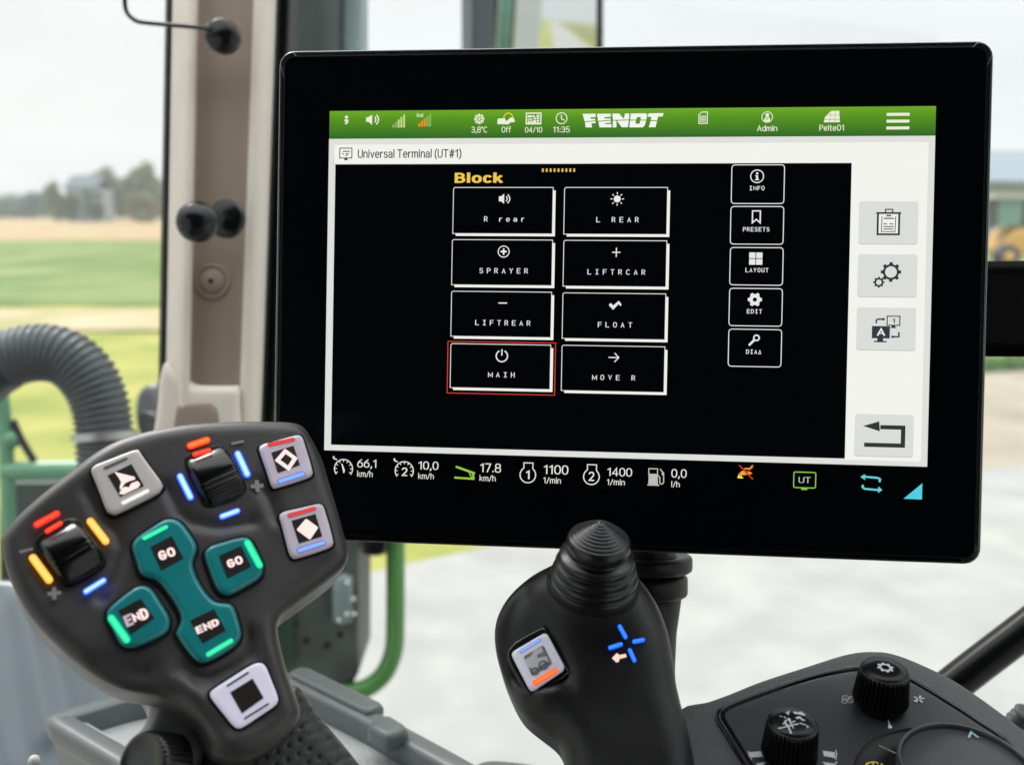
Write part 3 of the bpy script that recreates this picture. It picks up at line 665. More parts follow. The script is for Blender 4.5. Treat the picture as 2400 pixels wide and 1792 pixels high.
    M_red = emat('warn_red', srgb(206, 52, 30)); M_wor = emat('warn_orange', srgb(240, 160, 60)); M_wyl = emat('warn_yellow', srgb(250, 214, 90))
    def warn(i, b):
        b.mat(M_wor); i.poly([(-60, 20), (-30, -10), (10, -8), (50, 0), (66, 14), (10, 26), (-20, 30)]); i.line([(-10, -30), (40, -32), (68, -64)], 12)
        b.mat(M_wyl); i.poly([(-72, 58), (-60, 20), (-48, 36), (-30, 20), (-34, 42), (-12, 56), (-38, 60)], dz=.00003)
        b.mat(M_red); i.line([(-56, -62), (70, 66)], 12, dz=.00006); i.line([(66, -44), (0, 16)], 10, dz=.00008)
    mb = MB(); mb.mat(M_red); warn(Ic(mb, F, oc[0] + 343 * qc, oc[1] + 180 * qc, ZI, k=qc), mb); mb.build('warning_icon', root)
    mb = MB(); mb.mat(emat('ut_green', srgb(128, 190, 84))); i = Ic(mb, F, oc[0] + 893 * qc, oc[1] + 254 * qc, ZI, k=qc); i.frame(-99, -72, 99, 72, 10, 14); i.rect(-30, 76, 26, 92)
    mb.mat(M_gry); i.text('UT', 0, 0, 110, 56, off=.0); mb.build('terminal_indicator', root)
    M_cy = emat('arrow_cyan', srgb(104, 206, 214)); mb = MB(); mb.mat(M_cy); i = Ic(mb, F, oc[0] + 1510 * qc, oc[1] + 285 * qc, ZI, k=qc)
    i.line([(-66, -60), (58, -52), (78, -40), (72, -14)], 18); i.poly([(-100, -58), (-58, -84), (-56, -28)], dz=.00003); i.line([(66, 60), (-60, 52), (-78, 36), (-74, 16)], 18); i.poly([(100, 58), (64, 26), (62, 88)], dz=.00003)
    mb.build('swap_arrows', root)
    mb = MB(); mb.mat(emat('corner_cyan', srgb(84, 204, 226))); i = Ic(mb, F, oc[0] + 1900 * qc, oc[1] + 360 * qc, ZI, k=qc); i.poly([(-86, 70), (78, -78), (78, 72)]); mb.build('corner_triangle', root)
    return F

TF = build_terminal()

# bar carrying the terminal, to the right behind it
def plain(px0, py0, px1, py1, d): 
    return P(px0, py0, d), P(px1, py1, d)
mb = MB(); mb.mat(pmat('mount_black', (0.0015, 0.0015, 0.002), 0.45, 0.08, bump=0.06, bscale=700))
FM = Frame(P(2380, 720, 0.46), RGT - FWD * 0.10, -FWD)
pts = [FM.loc(2180, 612), FM.loc(4300, 596), FM.loc(4300, 850), FM.loc(2180, 832)]
t = thing('monitor_mount', 'wide flat black arm holding the right edge of the touchscreen terminal', 'mount', FM)
mb.pillow(pts, 0.0012, 0.014, 0.01, dense=False, fr=(.1, .4, 1)); mb.build('arm_bar', t)
mb = MB(); mb.mat(M_black); mb.prism([FM.loc(2180, 616), FM.loc(4290, 600), FM.loc(4290, 608), FM.loc(2180, 624)], 0.0002, 0.0006); mb.build('arm_trim', t)

# post below the terminal
FPo = Frame(P(1515, 1400, 0.475), RGT, UP * 1.0 + FWD * 0.02)   # z axis up along the post
def up_t(py): return (FPo.O - P(1515, py, 0.475)).dot(UP) * -1
t = thing('mounting_post', 'black ringed post under the terminal behind the small joystick', 'post', FPo)
k = 0.475 / FPX
M_post = pmat('post_rubber', (0.008, 0.0085, 0.009), 0.40, 0.35, bump=0.25, bscale=600)
def ringprof(r, y0, y1, e=6): return [(r - e, up_t(y1)), (r - 2, up_t(y1 - 3)), (r, up_t(y1 - e * 1.4)), (r, up_t(y0 + e * 1.6)), (r - 2, up_t(y0 + 4)), (r - e - 2, up_t(y0))]
for (r, y0, y1, nm) in ((107, 1299, 1337, 'upper_ring'), (96, 1345, 1394, 'lower_ring')):
    mb = MB(); mb.mat(M_post); mb.lathe([(a_ * k, z_) for a_, z_ in ringprof(r, y0, y1)], n=56, cap0=True, cap1=True); mb.build(nm, t)
mb = MB(); mb.mat(M_post); mb.lathe([(60 * k, up_t(2600)), (66 * k, up_t(1560)), (70 * k, up_t(1480)), (82 * k, up_t(1396)), (80 * k, up_t(1394.5)), (70 * k, up_t(1393)), (70 * k, up_t(1240))], n=56); mb.build('post_sleeve', t)

# ================================================================== left joystick
def gauss_line(x, y, pts, sig):
    A = np.array(pts[:-1]); B = np.array(pts[1:]); q = np.c_[x, y]
    return np.exp(-(pdist(q, A, B) / sig) ** 2)

M_body = pmat('joystick_rubber', (0.045, 0.0425, 0.043), 0.40, 0.50, bump=0.16, bscale=2200, var=0.10, vscale=45, rvar=0.07)
M_teal = pmat('teal_plastic', (0.008, 0.225, 0.245), 0.28, 0.5, coat=0.15, var=0.06, vscale=90)
M_silv = pmat('button_silver', (0.60, 0.575, 0.565), 0.38, 0.5, var=0.06, vscale=120)
M_lav = pmat('button_lavender', (0.60, 0.54, 0.61), 0.32, 0.5, emit=(0.6, 0.5, 0.7), estr=0.06, var=0.06, vscale=120)
M_whit = pmat('button_white', (0.60, 0.58, 0.66), 0.3, 0.5, emit=(0.75, 0.72, 0.95), estr=0.16, var=0.04, vscale=120)
M_plate = pmat('plate_dark', (0.020, 0.017, 0.016), 0.35, 0.4)
M_sym = emat('symbol_glow', srgb(252, 226, 222), 1.15)
M_symd = emat('symbol_dull', srgb(206, 186, 196), 0.9)
M_print = pmat('grey_print', (0.27, 0.265, 0.265), 0.6, 0.3)
M_slot = pmat('slot_grey', (0.13, 0.12, 0.12), 0.5, 0.3)
M_wheel = pmat('wheel_black', (0.003, 0.003, 0.0035), 0.22, 0.40)
M_hole = pmat('wheel_well', (0.006, 0.006, 0.006), 0.4, 0.3)
def led(name, core, rim, s=1.0, rs=1.0): return (emat(name + '_core', core, s), emat(name + '_rim', rim, rs))
LED = dict(red=led('led_red', (1.0, 0.10, 0.045), (0.95, 0.02, 0.015), 1.2, 1.6), orange=led('led_orange', (1.0, 0.20, 0.05), (0.95, 0.05, 0.01), 1.3, 1.6), yellow=led('led_yellow', (1.0, 0.66, 0.20), (1.0, 0.42, 0.02), 1.25, 1.5),
           blue=led('led_blue', (0.40, 0.66, 1.0), (0.03, 0.10, 1.0), 1.5, 3.2), green=led('led_green', (0.07, 0.90, 0.46), (0.0, 0.62, 0.28), 1.1, 1.3), white=led('led_white', (1.0, 0.93, 0.86), (0.85, 0.8, 0.76), 1.05, .9),
           pink=led('led_pink', (0.85, 0.07, 0.07), (0.7, 0.12, 0.13), 0.95, .7), sky=led('led_sky', (0.28, 0.50, 1.0), (0.22, 0.24, 0.85), 1.0, .75), deep=led('led_deep', (0.06, 0.32, 1.0), (0.01, 0.10, 0.9), 1.0, 1.4))

class Face:
    """helper: shapes traced in zoomed photograph coordinates on a plane"""
    def __init__(s, fr, k, ox, oy): s.fr = fr; s.k = k; s.ox = ox; s.oy = oy
    def px(s, p): return (s.ox + p[0] * s.k, s.oy + p[1] * s.k)
    def l(s, p, h=0.0): return s.fr.loc(*s.px(p), h)
    def pts(s, ps, h=0.0): return [s.l(p, h) for p in ps]
    def m(s, n, p=(0, 0)): return n * s.k * s.fr.sc(*s.px(p))

def light_bar(fc, parent, p0, p1, w, colr, z, label=None):
    mb = MB(); core, rim = LED[colr]; a, b = fc.l(p0, z), fc.l(p1, z); ww = fc.m(w, p0)
    d = Vector((b[0] - a[0], b[1] - a[1])).normalized() * ww * .18
    mb.mat(rim); mb.prism(capsule(a, b, ww * 1.06), z - .0008, z)
    mb.mat(core); mb.prism(capsule((a[0] + d.x, a[1] + d.y), (b[0] - d.x, b[1] - d.y), ww * .66), z, z + .00015)
    return mb.build('light_bar', parent, label)

def build_left():
    O = P(420, 1350, 0.352)
    n = (CAM - O).normalized() * math.cos(R(16)) + Vector((0, 0.55, 0.83)).normalized() * math.sin(R(16))
    F = Frame(O, RGT + UP * 0.0, n)
    A = Face(F, 840 / 2213, 0, 950); B = Face(F, 900 / 2213, 0, 1300)
    root = thing('multifunction_joystick', 'big dark grey joystick head with teal GO and END keys and glowing light bars', 'joystick', F)
    outl = [(1, 1272), (6, 1240), (38, 1198), (95, 1147), (152, 1102), (213, 1055), (266, 1024), (315, 1007), (372, 993), (455, 981), (550, 976), (638, 976), (690, 979), (716, 990), (736, 1018), (759, 1064), (778, 1125), (801, 1200), (819, 1270), (822, 1297), (811, 1320), (778, 1348), (721, 1390), (678, 1421), (661, 1440), (655, 1464), (660, 1500), (683, 1585), (704, 1640), (708, 1668), (692, 1702), (651, 1739), (610, 1763), (577, 1774), (541, 1774), (510, 1761), (488, 1735), (474, 1707), (447, 1676), (407, 1640), (366, 1622), (317, 1615), (277, 1604), (228, 1580), (183, 1548), (134, 1507), (81, 1453), (41, 1394), (12, 1325)]
    out = catmull([F.loc(*p) for p in outl], 5)
    # sculpted relief: creases, gentle bosses, recesses under the keys
    cre = [A.pts(q) for q in ([(540, 520), (590, 620), (660, 700), (730, 790), (760, 880), (730, 960), (690, 1050), (620, 1170)], [(1030, 500), (1080, 590), (1110, 660), (1180, 715), (1330, 745), (1560, 715)], [(1600, 480), (1660, 560), (1710, 690)])]
    deep = [B.pts(q) for q in ([(1060, 640), (1110, 680), (1200, 690), (1330, 630), (1430, 560), (1440, 470)], [(560, 640), (700, 680), (830, 690)])]
    ridge = [B.pts(q) for q in ([(1050, 640), (1100, 780), (1170, 960), (1240, 1060), (1370, 1090), (1560, 1020), (1660, 930), (1670, 800), (1600, 620), (1500, 420)],)]
    c0 = A.l((1100, 800)); cl = A.l((430, 900))
    def sculpt(x, y, d):
        z = np.zeros_like(x)
        for c in cre: z -= 0.0014 * gauss_line(x, y, c, 0.0022)
        for c in deep: z -= 0.0026 * gauss_line(x, y, c, 0.0040)
        for c in ridge: z += 0.0010 * gauss_line(x, y, c, 0.0026)
        z -= 0.0022 * np.exp(-(((x - cl[0]) / .022) ** 2 + ((y - cl[1]) / .024) ** 2))
        z *= np.clip(d / .006, 0, 1)
        return z
    mb = MB(); mb.mat(M_body); mb.pillow(out, 0.0062, 0.020, 0.0016, sculpt=sculpt)
    mb.build('head', root)

    def key(name, par, fc, pts, mat, z, rad=.0014, label=None, smooth=True, gap=.0009, cr=3):
        q = fc.pts(pts, z); q = catmull(q, 5) if smooth else roundpoly(q, fc.m(cr, pts[0]))
        mb = MB(); mb.mat(M_gap); mb.pillow(grow(resample(ccw(q), .0008), gap), .0007, .004, .0012, zf=z - .0014, back=False)
        mb.mat(mat); mb.pillow(q, rad, .004, .0014, zf=z, back=False)
        return mb.build(name, par, label)
    def plate(par, fc, pts, z): 
        mb = MB(); mb.mat(M_plate); mb.prism(fc.pts(pts, z), z - .0006, z); return mb.build('symbol_plate', par)
    def word(par, fc, t, c, w, h, rot, z, mats=(M_sym,), name='lettering', bold=.145):
        mb = MB(); p = fc.l(c, z)
        if len(mats) == 1: mb.mat(mats[0]); mb.text(t, p[0], p[1], fc.m(w, c), fc.m(h, c), z, R(rot), off=bold)
        else:
            nchar = len(t); step = fc.m(w, c) / nchar
            for i, ch in enumerate(t):
                mb.mat(mats[min(i, len(mats) - 1)]); o = (i - (nchar - 1) / 2) * step
                mb.text(ch, p[0] + o * math.cos(R(rot)), p[1] + o * math.sin(R(rot)), step * .95, fc.m(h, c), z + i * .00002, R(rot), off=bold)
        return mb.build(name, par)

    # scroll wheels in their wells
    def wheel(well, c, ax0, ax1, rl0, rl1, name, label, knurl):
        z = .0006
        mb = MB(); mb.mat(M_hole); mb.pillow(catmull(A.pts(well, z), 4), .0006, .002, .0016, zf=z, back=False)
        w_ = mb.build('wheel_well', root)
        a, b = Vector(A.l(ax0)), Vector(A.l(ax1)); u = (b - a); wd = u.length * 1.0; u.normalize(); v = Vector((-u.y, u.x))
        p, q = Vector(A.l(rl0)), Vector(A.l(rl1)); ch = (p - q).length / 2 * .97; pr = .0040; rr = (ch * ch + pr * pr) / (2 * pr); c_ = A.l(c)
        Mx = Matrix(((v.x, 0, u.x, c_[0]), (v.y, 0, u.y, c_[1]), (0, 1, 0, pr - rr + .0004), (0, 0, 0, 1)))
        h = wd / 2; prof = [(rr - .0032, -h), (rr - .0014, -h + .0004), (rr - .0004, -h + .0013), (rr, -h + .0026), (rr, h - .0026), (rr - .0004, h - .0013), (rr - .0014, h - .0004), (rr - .0032, h)]
        # two broad finger flutes then fine ribs
        def rm(an, r, t):
            g = 0
            for k0 in (R(90 + 13), R(90 + 2)): g += .014 * math.exp(-((an - k0) / R(3.2)) ** 2)
            if knurl and an > R(90 + 4): g += .018 * (.5 + .5 * math.cos(an * 90))
            return 1 - g
        mb = MB(); mb.mat(M_wheel); mb.lathe(prof, Mx, n=360, rmod=rm, cap0=True, cap1=True)
        return mb.build('scroll_wheel', root, label)
    wheel([(215, 840), (235, 800), (300, 755), (430, 690), (470, 692), (510, 725), (560, 800), (640, 895), (652, 950), (615, 1005), (520, 1060), (430, 1100), (395, 1102), (365, 1078), (310, 1000), (250, 915)], (440, 905), (316, 988), (580, 830), (342, 762), (528, 1026), 'scroll_wheel', 'black scroll wheel between two yellow light bars', False)
    wheel([(1140, 320), (1160, 298), (1240, 268), (1340, 240), (1378, 248), (1405, 300), (1445, 385), (1500, 480), (1502, 545), (1440, 588), (1310, 625), (1268, 622), (1240, 590), (1195, 485), (1145, 370)], (1335, 440), (1206, 502), (1470, 388), (1258, 284), (1388, 590), 'scroll_wheel', 'ribbed black scroll wheel between two blue light bars', True)
    z = .0009
    for (p0, p1, w, c, zz_) in (((208, 742), (368, 655), 36, 'red', z), ((278, 780), (385, 716), 26, 'red', .0030), ((545, 695), (665, 850), 40, 'yellow', z), ((190, 920), (315, 1090), 42, 'yellow', z), ((515, 1155), (655, 1068), 32, 'blue', z),
                                ((1155, 252), (1298, 204), 40, 'orange', z), ((1188, 302), (1305, 270), 26, 'red', .0030), ((1104, 418), (1184, 580), 38, 'blue', z), ((1460, 278), (1535, 440), 40, 'blue', z), ((1355, 688), (1482, 642), 32, 'blue', z)):
        light_bar(A, root, p0, p1, w, c, zz_, c + ' light bar beside a scroll wheel')
    # minus and plus prints
    for (c, kind, rot) in (((162, 893), 0, 22), ((335, 1158), 1, 12), ((1467, 227), 0, 22), ((1588, 496), 1, 12)):
        mb = MB(); mb.mat(M_print); p = A.l(c, z); L = A.m(38, c); ca, sa = math.cos(R(rot)), math.sin(R(rot))
        mb.stroke([(p[0] - L * ca, p[1] - L * sa), (p[0] + L * ca, p[1] + L * sa)], A.m(16 if kind == 0 else 24, c), z)
        if kind: mb.stroke([(p[0] + L * sa, p[1] - L * ca), (p[0] - L * sa, p[1] + L * ca)], A.m(24, c), z + .00002)
        mb.build('plus_mark' if kind else 'minus_mark', root)

    zk = .0020
    # steering key
    kA = key('push_key', root, A, [(562, 392), (578, 366), (640, 340), (830, 268), (862, 276), (895, 325), (1000, 470), (998, 510), (955, 550), (730, 660), (690, 664), (655, 636), (610, 520), (570, 420)], M_silv, zk, label='pale grey push key with an arrow symbol')
    zp = zk + .0002
    plate(kA, A, [(666, 430), (812, 360), (888, 494), (742, 562)], zp)
    mb = MB(); mb.mat(M_sym); zq = zp + .00015
    mb.poly(A.pts([(705, 408), (720, 412), (832, 440), (835, 455), (800, 466), (770, 480), (752, 510), (740, 520), (740, 500), (748, 472), (730, 440)], zq), zq); mb.poly(A.pts([(735, 545), (755, 508), (775, 500), (795, 505), (810, 480), (850, 465), (866, 485), (855, 505), (765, 548)], zq + .00003), zq + .00003)
    mb.build('arrow_symbol', kA)
    mb = MB(); mb.mat(M_slot); mb.poly(capsule(A.l((640, 390), zp), A.l((788, 324), zp), A.m(18)), zp); mb.build('dark_bar', kA)
    light_bar(A, kA, (748, 606), (922, 520), 26, 'white', zp)
    # two lavender keys
    for (pts, red, blue, pl, dc, full, lab) in (([(1602, 256), (1618, 236), (1730, 204), (1838, 176), (1866, 184), (1884, 230), (1932, 395), (1924, 428), (1870, 452), (1712, 500), (1680, 492), (1655, 420), (1612, 295)], ((1652, 244), (1822, 206)), ((1712, 472), (1885, 416)), [(1675, 290), (1812, 247), (1852, 366), (1716, 416)], (1768, 334), False, 'lavender push key with a hollow diamond'),
                                                ([(1728, 680), (1746, 652), (1860, 624), (1968, 600), (1998, 612), (2018, 670), (2060, 825), (2052, 862), (2000, 886), (1836, 936), (1796, 922), (1770, 840), (1738, 716)], ((1775, 682), (1952, 632)), ((1832, 898), (2014, 840)), [(1800, 710), (1948, 668), (1990, 806), (1846, 850)], (1898, 762), True, 'lavender push key with a solid diamond')):
        kd = key('push_key', root, A, pts, M_lav, zk, label=lab)
        plate(kd, A, pl, zp)
        mb = MB(); mb.mat(M_sym); zq = zp + .00015; dm = [(dc[0] - 68, dc[1] + 4), (dc[0] - 8, dc[1] - 66), (dc[0] + 68, dc[1] - 10), (dc[0] + 16, dc[1] + 66)]
        q = A.pts(dm, zq)
        if full: mb.poly(roundpoly(q, A.m(10)), zq)
        else: mb.stroke(A.pts([(dc[0] + (x - dc[0]) * .8, dc[1] + (y - dc[1]) * .8) for x, y in dm], zq), A.m(26), zq, True)
        mb.build('diamond_symbol', kd)
        light_bar(A, kd, red[0], red[1], 26, 'pink', zp); light_bar(A, kd, blue[0], blue[1], 34, 'sky', zp)
    # teal keys
    kt = key('rocker_key', root, A, [(815, 858), (838, 812), (920, 752), (1005, 700), (1060, 690), (1108, 706), (1150, 748), (1205, 832), (1217, 880), (1200, 930), (1192, 985), (1225, 1070), (1275, 1150), (1330, 1202), (1380, 1210), (1424, 1216), (1450, 1244), (1478, 1330), (1492, 1390), (1486, 1436), (1440, 1490), (1330, 1556), (1252, 1584), (1204, 1562), (1150, 1500), (1100, 1428), (1086, 1396), (1108, 1350), (1118, 1312), (1104, 1265), (1050, 1175), (990, 1096), (950, 1066), (885, 1046), (858, 1016), (838, 950), (820, 895)], M_teal, .0026, rad=.0020, label='long teal rocker key reading GO above and END below')
    zt = .0028
    light_bar(A, kt, (878, 824), (1038, 742), 27, 'green', zt); light_bar(A, kt, (1272, 1542), (1440, 1442), 30, 'green', zt)
    plate(kt, A, [(930, 872), (1060, 804), (1132, 940), (996, 1016)], zt); word(kt, A, 'GO', (1030, 913), 99, 60, 28, zt + .0002, bold=.145)
    plate(kt, A, [(1175, 1326), (1320, 1254), (1394, 1386), (1250, 1466)], zt); word(kt, A, 'END', (1281, 1360), 142, 63, 29, zt + .0002, bold=.145)
    kr = key('push_key', root, A, [(1265, 905), (1290, 868), (1350, 842), (1480, 806), (1528, 808), (1566, 842), (1618, 950), (1626, 1015), (1604, 1060), (1530, 1108), (1440, 1156), (1398, 1164), (1350, 1140), (1318, 1080), (1275, 960)], M_teal, .0026, rad=.0018, label='teal push key reading GO')
    light_bar(A, kr, (1518, 828), (1612, 1002), 40, 'green', zt); plate(kr, A, [(1352, 926), (1490, 866), (1548, 992), (1404, 1066)], zt); word(kr, A, 'GO', (1450, 963), 95, 54, 28, zt + .0002, bold=.145)
    kl = key('push_key', root, A, [(658, 1290), (668, 1250), (720, 1200), (830, 1118), (885, 1104), (938, 1128), (990, 1205), (1042, 1290), (1048, 1345), (1030, 1392), (950, 1440), (850, 1482), (790, 1490), (742, 1466), (700, 1390)], M_teal, .0026, rad=.0018, label='teal push key reading END')
    light_bar(A, kl, (675, 1292), (795, 1462), 42, 'green', zt); plate(kl, A, [(732, 1266), (868, 1190), (952, 1312), (808, 1410)], zt); word(kl, A, 'END', (842, 1304), 144, 72, 30, zt + .0002, (M_symd, M_sym), bold=.145)
    # white key
    kw = key('push_key', root, B, [(1212, 802), (1226, 772), (1330, 704), (1450, 630), (1505, 616), (1535, 640), (1560, 700), (1604, 815), (1592, 858), (1510, 916), (1410, 982), (1372, 994), (1342, 974), (1290, 910), (1232, 838)], M_whit, zk, label='white push key with a black square')
    plate(kw, B, [(1326, 790), (1456, 710), (1520, 822), (1394, 912)], zp)
    for a, b in (((1306, 756), (1434, 674)), ((1406, 944), (1550, 854))):
        mb = MB(); mb.mat(M_plate); mb.poly(capsule(B.l(a, zp), B.l(b, zp), B.m(11)), zp); mb.build('dark_bar', kw)

    # neck, ribbed thumb wheel, perforated grip
    Fg = Frame(O - n * .030, F.x, n)
    nk = catmull([Fg.loc(*p) for p in [(330, 1600), (420, 1590), (470, 1640), (500, 1700), (500, 1740), (478, 1775), (455, 1815), (400, 1860), (300, 1850), (280, 1780), (300, 1735), (335, 1700), (348, 1655)]], 5)
    mb = MB(); mb.mat(pmat('neck_grey', (0.105, 0.108, 0.114), 0.30, 0.5, bump=.05, bscale=1200)); mb.pillow(nk, 0.0075, 0.02, 0.0018, zf=.004); mb.build('neck', root, world=False).matrix_local = F.M.inverted() @ Fg.M
    def dimples(x, y, d):
        zz_ = np.zeros_like(x); s = .0042; ca, sa = math.cos(R(28)), math.sin(R(28)); u = x * ca + y * sa; v = -x * sa + y * ca
        i = np.round(v / s); off = (i % 2) * .5 * s; j = np.round((u - off) / s); rr = np.hypot(u - off - j * s, v - i * s)
        return -.0011 * np.exp(-(rr / .00085) ** 4) * (d > .001)
    gr = catmull([Fg.loc(*p) for p in [(470, 1700), (560, 1660), (650, 1620), (694, 1604), (716, 1625), (745, 1668), (795, 1728), (845, 1790), (885, 1850), (860, 1900), (470, 1900), (455, 1830), (480, 1765)]], 5)
    mb = MB(); mb.mat(pmat('grip_rubber', (0.045, 0.047, 0.046), 0.5, 0.5, bump=.2, bscale=1600)); mb.pillow(gr, 0.009, 0.02, 0.0006, zf=.006, sculpt=dimples); o = mb.build('grip', root); o.matrix_local = F.M.inverted() @ Fg.M
    c = P(338, 1790, .332); axd = (CAM - c).normalized() * .72 + UP * .05 - RGT * .58; axd.normalize()
    Fw = Frame(c, UP, axd); kk = .332 / FPX
    mb = MB(); mb.mat(pmat('thumbwheel_black', (0.009, 0.009, 0.010), 0.3, 0.5)); r0 = 76 * kk; 
    mb.lathe([(r0 * .96, -.012), (r0, -.0115), (r0, -.0005), (r0 * .95, .0010), (r0 * .84, .0016), (r0 * .80, .0010), (r0 * .3, .0014), (.00001, .0014)], n=180, rmod=lambda a, r, t: 1 - .045 * (math.cos(a * 36) > .35) * (r > r0 * .9))
    o = mb.build('thumb_wheel', root); o.matrix_local = F.M.inverted() @ Fw.M
    return F
LF = build_left()

# ================================================================== right joystick
def build_right():
    O = P(1390, 1520, 0.378)
    n = (CAM - O).normalized() * math.cos(R(18)) + Vector((0, 0.5, 0.86)).normalized() * math.sin(R(18))
    F = Frame(O, RGT, n); A = Face(F, 600 / 1620, 1100, 1180)
    root = thing('control_joystick', 'small black joystick with a ribbed rubber thumb stick and blue light cross', 'joystick', F)
    o_ = [(1395, 1282), (1322, 1288), (1278, 1307), (1241, 1327), (1207, 1354), (1180, 1384), (1162, 1417), (1154, 1447), (1153, 1478), (1158, 1513), (1168, 1550), (1184, 1591), (1206, 1636), (1230, 1665), (1267, 1694), (1298, 1719), (1315, 1746), (1322, 1792), (1330, 1870), (1345, 1920), (1640, 1920), (1648, 1860), (1637, 1792), (1622, 1710), (1604, 1643), (1589, 1580), (1580, 1513), (1569, 1458), (1548, 1402), (1526, 1365), (1500, 1332), (1474, 1308), (1440, 1290)]
    out = catmull([F.loc(*p) for p in o_], 5)
    rid = A.pts([(395, 380), (400, 480), (430, 580), (480, 700), (530, 800), (600, 920), (650, 1050), (640, 1150)])
    fl = A.pts([(250, 620), (200, 760), (260, 900)]); A_ = np.array(rid)
    low = A.pts([(560, 1180), (480, 1220), (390, 1240), (320, 1200)])
    def sculpt(x, y, d):
        z = -0.0009 * gauss_line(x, y, rid, .0016)
        # left facet sits lower than the crown
        xr = np.interp(-y, -A_[:, 1], A_[:, 0]); t = np.clip((xr - x) / .0036, 0, 1); t = t * t * (3 - 2 * t)
        yy = A.l((0, 1190))[1]; w = np.clip((y - yy) / .006, 0, 1)
        z -= (.0030 * t + .22 * np.clip(xr - x, 0, .034)) * w
        z += .0014 * gauss_line(x, y, low, .0035)
        return z * np.clip(d / .006, 0, 1)
    M_rj = pmat('joystick_black', (0.0065, 0.0066, 0.0068), 0.40, 0.42, bump=.22, bscale=1900, rvar=.08, vscale=40, var=.15)
    mb = MB(); mb.mat(M_rj); mb.pillow(out, 0.0125, 0.016, 0.0018, sculpt=sculpt, fr=(.01, .04, .09, .16, .25, .36, .5, .66, .83, 1.0)); mb.build('body', root)
    # rubber boot
    M_boot = pmat('boot_rubber', (0.0065, 0.007, 0.008), 0.30, 0.5, bump=.06, bscale=1500)
    c = P(1391, 1362, 0.370); vd = (CAM - c).normalized()
    up_ = (UP - vd * UP.dot(vd)).normalized(); rt = up_.cross(vd)
    ax = vd * math.cos(R(53)) + (up_ * .99 + rt * .13).normalized() * math.sin(R(53))
    Fb = Frame(c, rt, ax); k = .368 / FPX
    prof = [(104, -14), (105, -4), (104, 3), (100, 7), (97, 9), (97, 12), (100, 15), (102, 20), (101, 26), (97, 30), (93, 33), (92, 36), (94, 39), (96, 44), (95, 50), (91, 54), (86, 57), (85, 60), (87, 63), (89, 68), (88, 73), (84, 77), (74, 80), (68, 83), (67, 86), (68, 89), (72, 93), (74, 100), (75, 108), (74, 116), (71, 121)]
    for i in range(9):
        r_ = 69 - i * 7.1; t_ = 124 + 44 * (1 - (r_ / 69) ** 1.35)
        prof += [(r_ + 1.5, t_ - 1.2), (r_ - 1.2, t_ + .9), (r_ - 2.4, t_ + 1.2), (r_ - 3.2, t_ + .6)]
    prof += [(4, 171), (.05, 172.5)]
    mb = MB(); mb.mat(M_boot); mb.lathe([(a * k, b * k) for a, b in prof], n=72); o = mb.build('thumb_boot', root); o.matrix_local = F.M.inverted() @ Fb.M
    mb = MB(); mb.mat(M_gap); mb.lathe([(110 * k, -16 * k), (110 * k, -1 * k), (108 * k, 1 * k), (103 * k, 1 * k)], n=72); o = mb.build('boot_collar', root); o.matrix_local = F.M.inverted() @ Fb.M
    # light cross and arrow
    z = .0008
    M_bl, M_br = LED['deep']
    for p0, p1 in (((945, 762), (995, 852)), ((878, 912), (972, 882)), ((1030, 872), (1112, 856)), ((1010, 912), (1050, 1000))): light_bar(A, root, p0, p1, 26, 'deep', z)
    mb = MB(); mb.mat(emat('arrow_glow', srgb(255, 214, 200), 1.1)); mb.poly(A.pts([(902, 975), (935, 942), (948, 956), (990, 948), (996, 968), (950, 980), (946, 998), (930, 1002)], z), z); mb.build('arrow_symbol', root)
    # square key in a dark pocket
    zf = -.0005
    mb = MB(); mb.mat(M_gloss); q = A.pts([(238, 925), (450, 776), (486, 790), (630, 1050), (615, 1085), (420, 1205), (370, 1200), (345, 1170)], zf); mb.pillow(catmull(q, 4), .0012, .003, .0015, zf=zf, back=False); mb.build('key_pocket', root)
    zk = .0008
    q = roundpoly(A.pts([(258, 938), (486, 804), (610, 1040), (388, 1190)], zk), A.m(26))
    mb = MB(); mb.mat(pmat('square_key_white', (0.62, 0.60, 0.66), .22, .5, emit=(.7, .68, .9), estr=.10, coat=.3, var=.08, vscale=160)); mb.pillow(q, .0010, .003, .0014, zf=zk, back=False); kq = mb.build('push_key', root, 'pale push key with a small tractor picture')
    zz_ = zk + .0002
    mb = MB(); mb.mat(pmat('key_grey', (.22, .22, .23), .3, .5, var=.25, vscale=300)); mb.prism(roundpoly(A.pts([(342, 965), (468, 892), (526, 1010), (398, 1090)], zz_), A.m(14)), zz_ - .0004, zz_); mb.build('symbol_plate', kq)
    mb = MB(); mb.mat(pmat('key_print', (.55, .58, .62), .4, .4)); zq = zz_ + .00015
    mb.poly(A.pts([(350, 985), (395, 958), (405, 930), (455, 905), (468, 935), (430, 955), (432, 975), (492, 962), (500, 1000), (470, 1010), (440, 1030), (420, 1050), (398, 1062), (385, 1030), (372, 1040)], zq), zq)
    mb.mat(M_slot)
    for cx, cy, r in ((415, 1058, 20), (468, 1020, 26)):
        mb.stroke([A.l((cx + r * math.cos(i * .5236), cy + r * math.sin(i * .5236)), zq + .0001) for i in range(12)], A.m(9), zq + .0001, True)
    mb.build('tractor_symbol', kq)
    light_bar(A, kq, (402, 1140), (558, 1046), 34, 'orange', zz_); light_bar(A, kq, (316, 938), (452, 854), 18, 'sky', zz_)
    return F
RF = build_right()

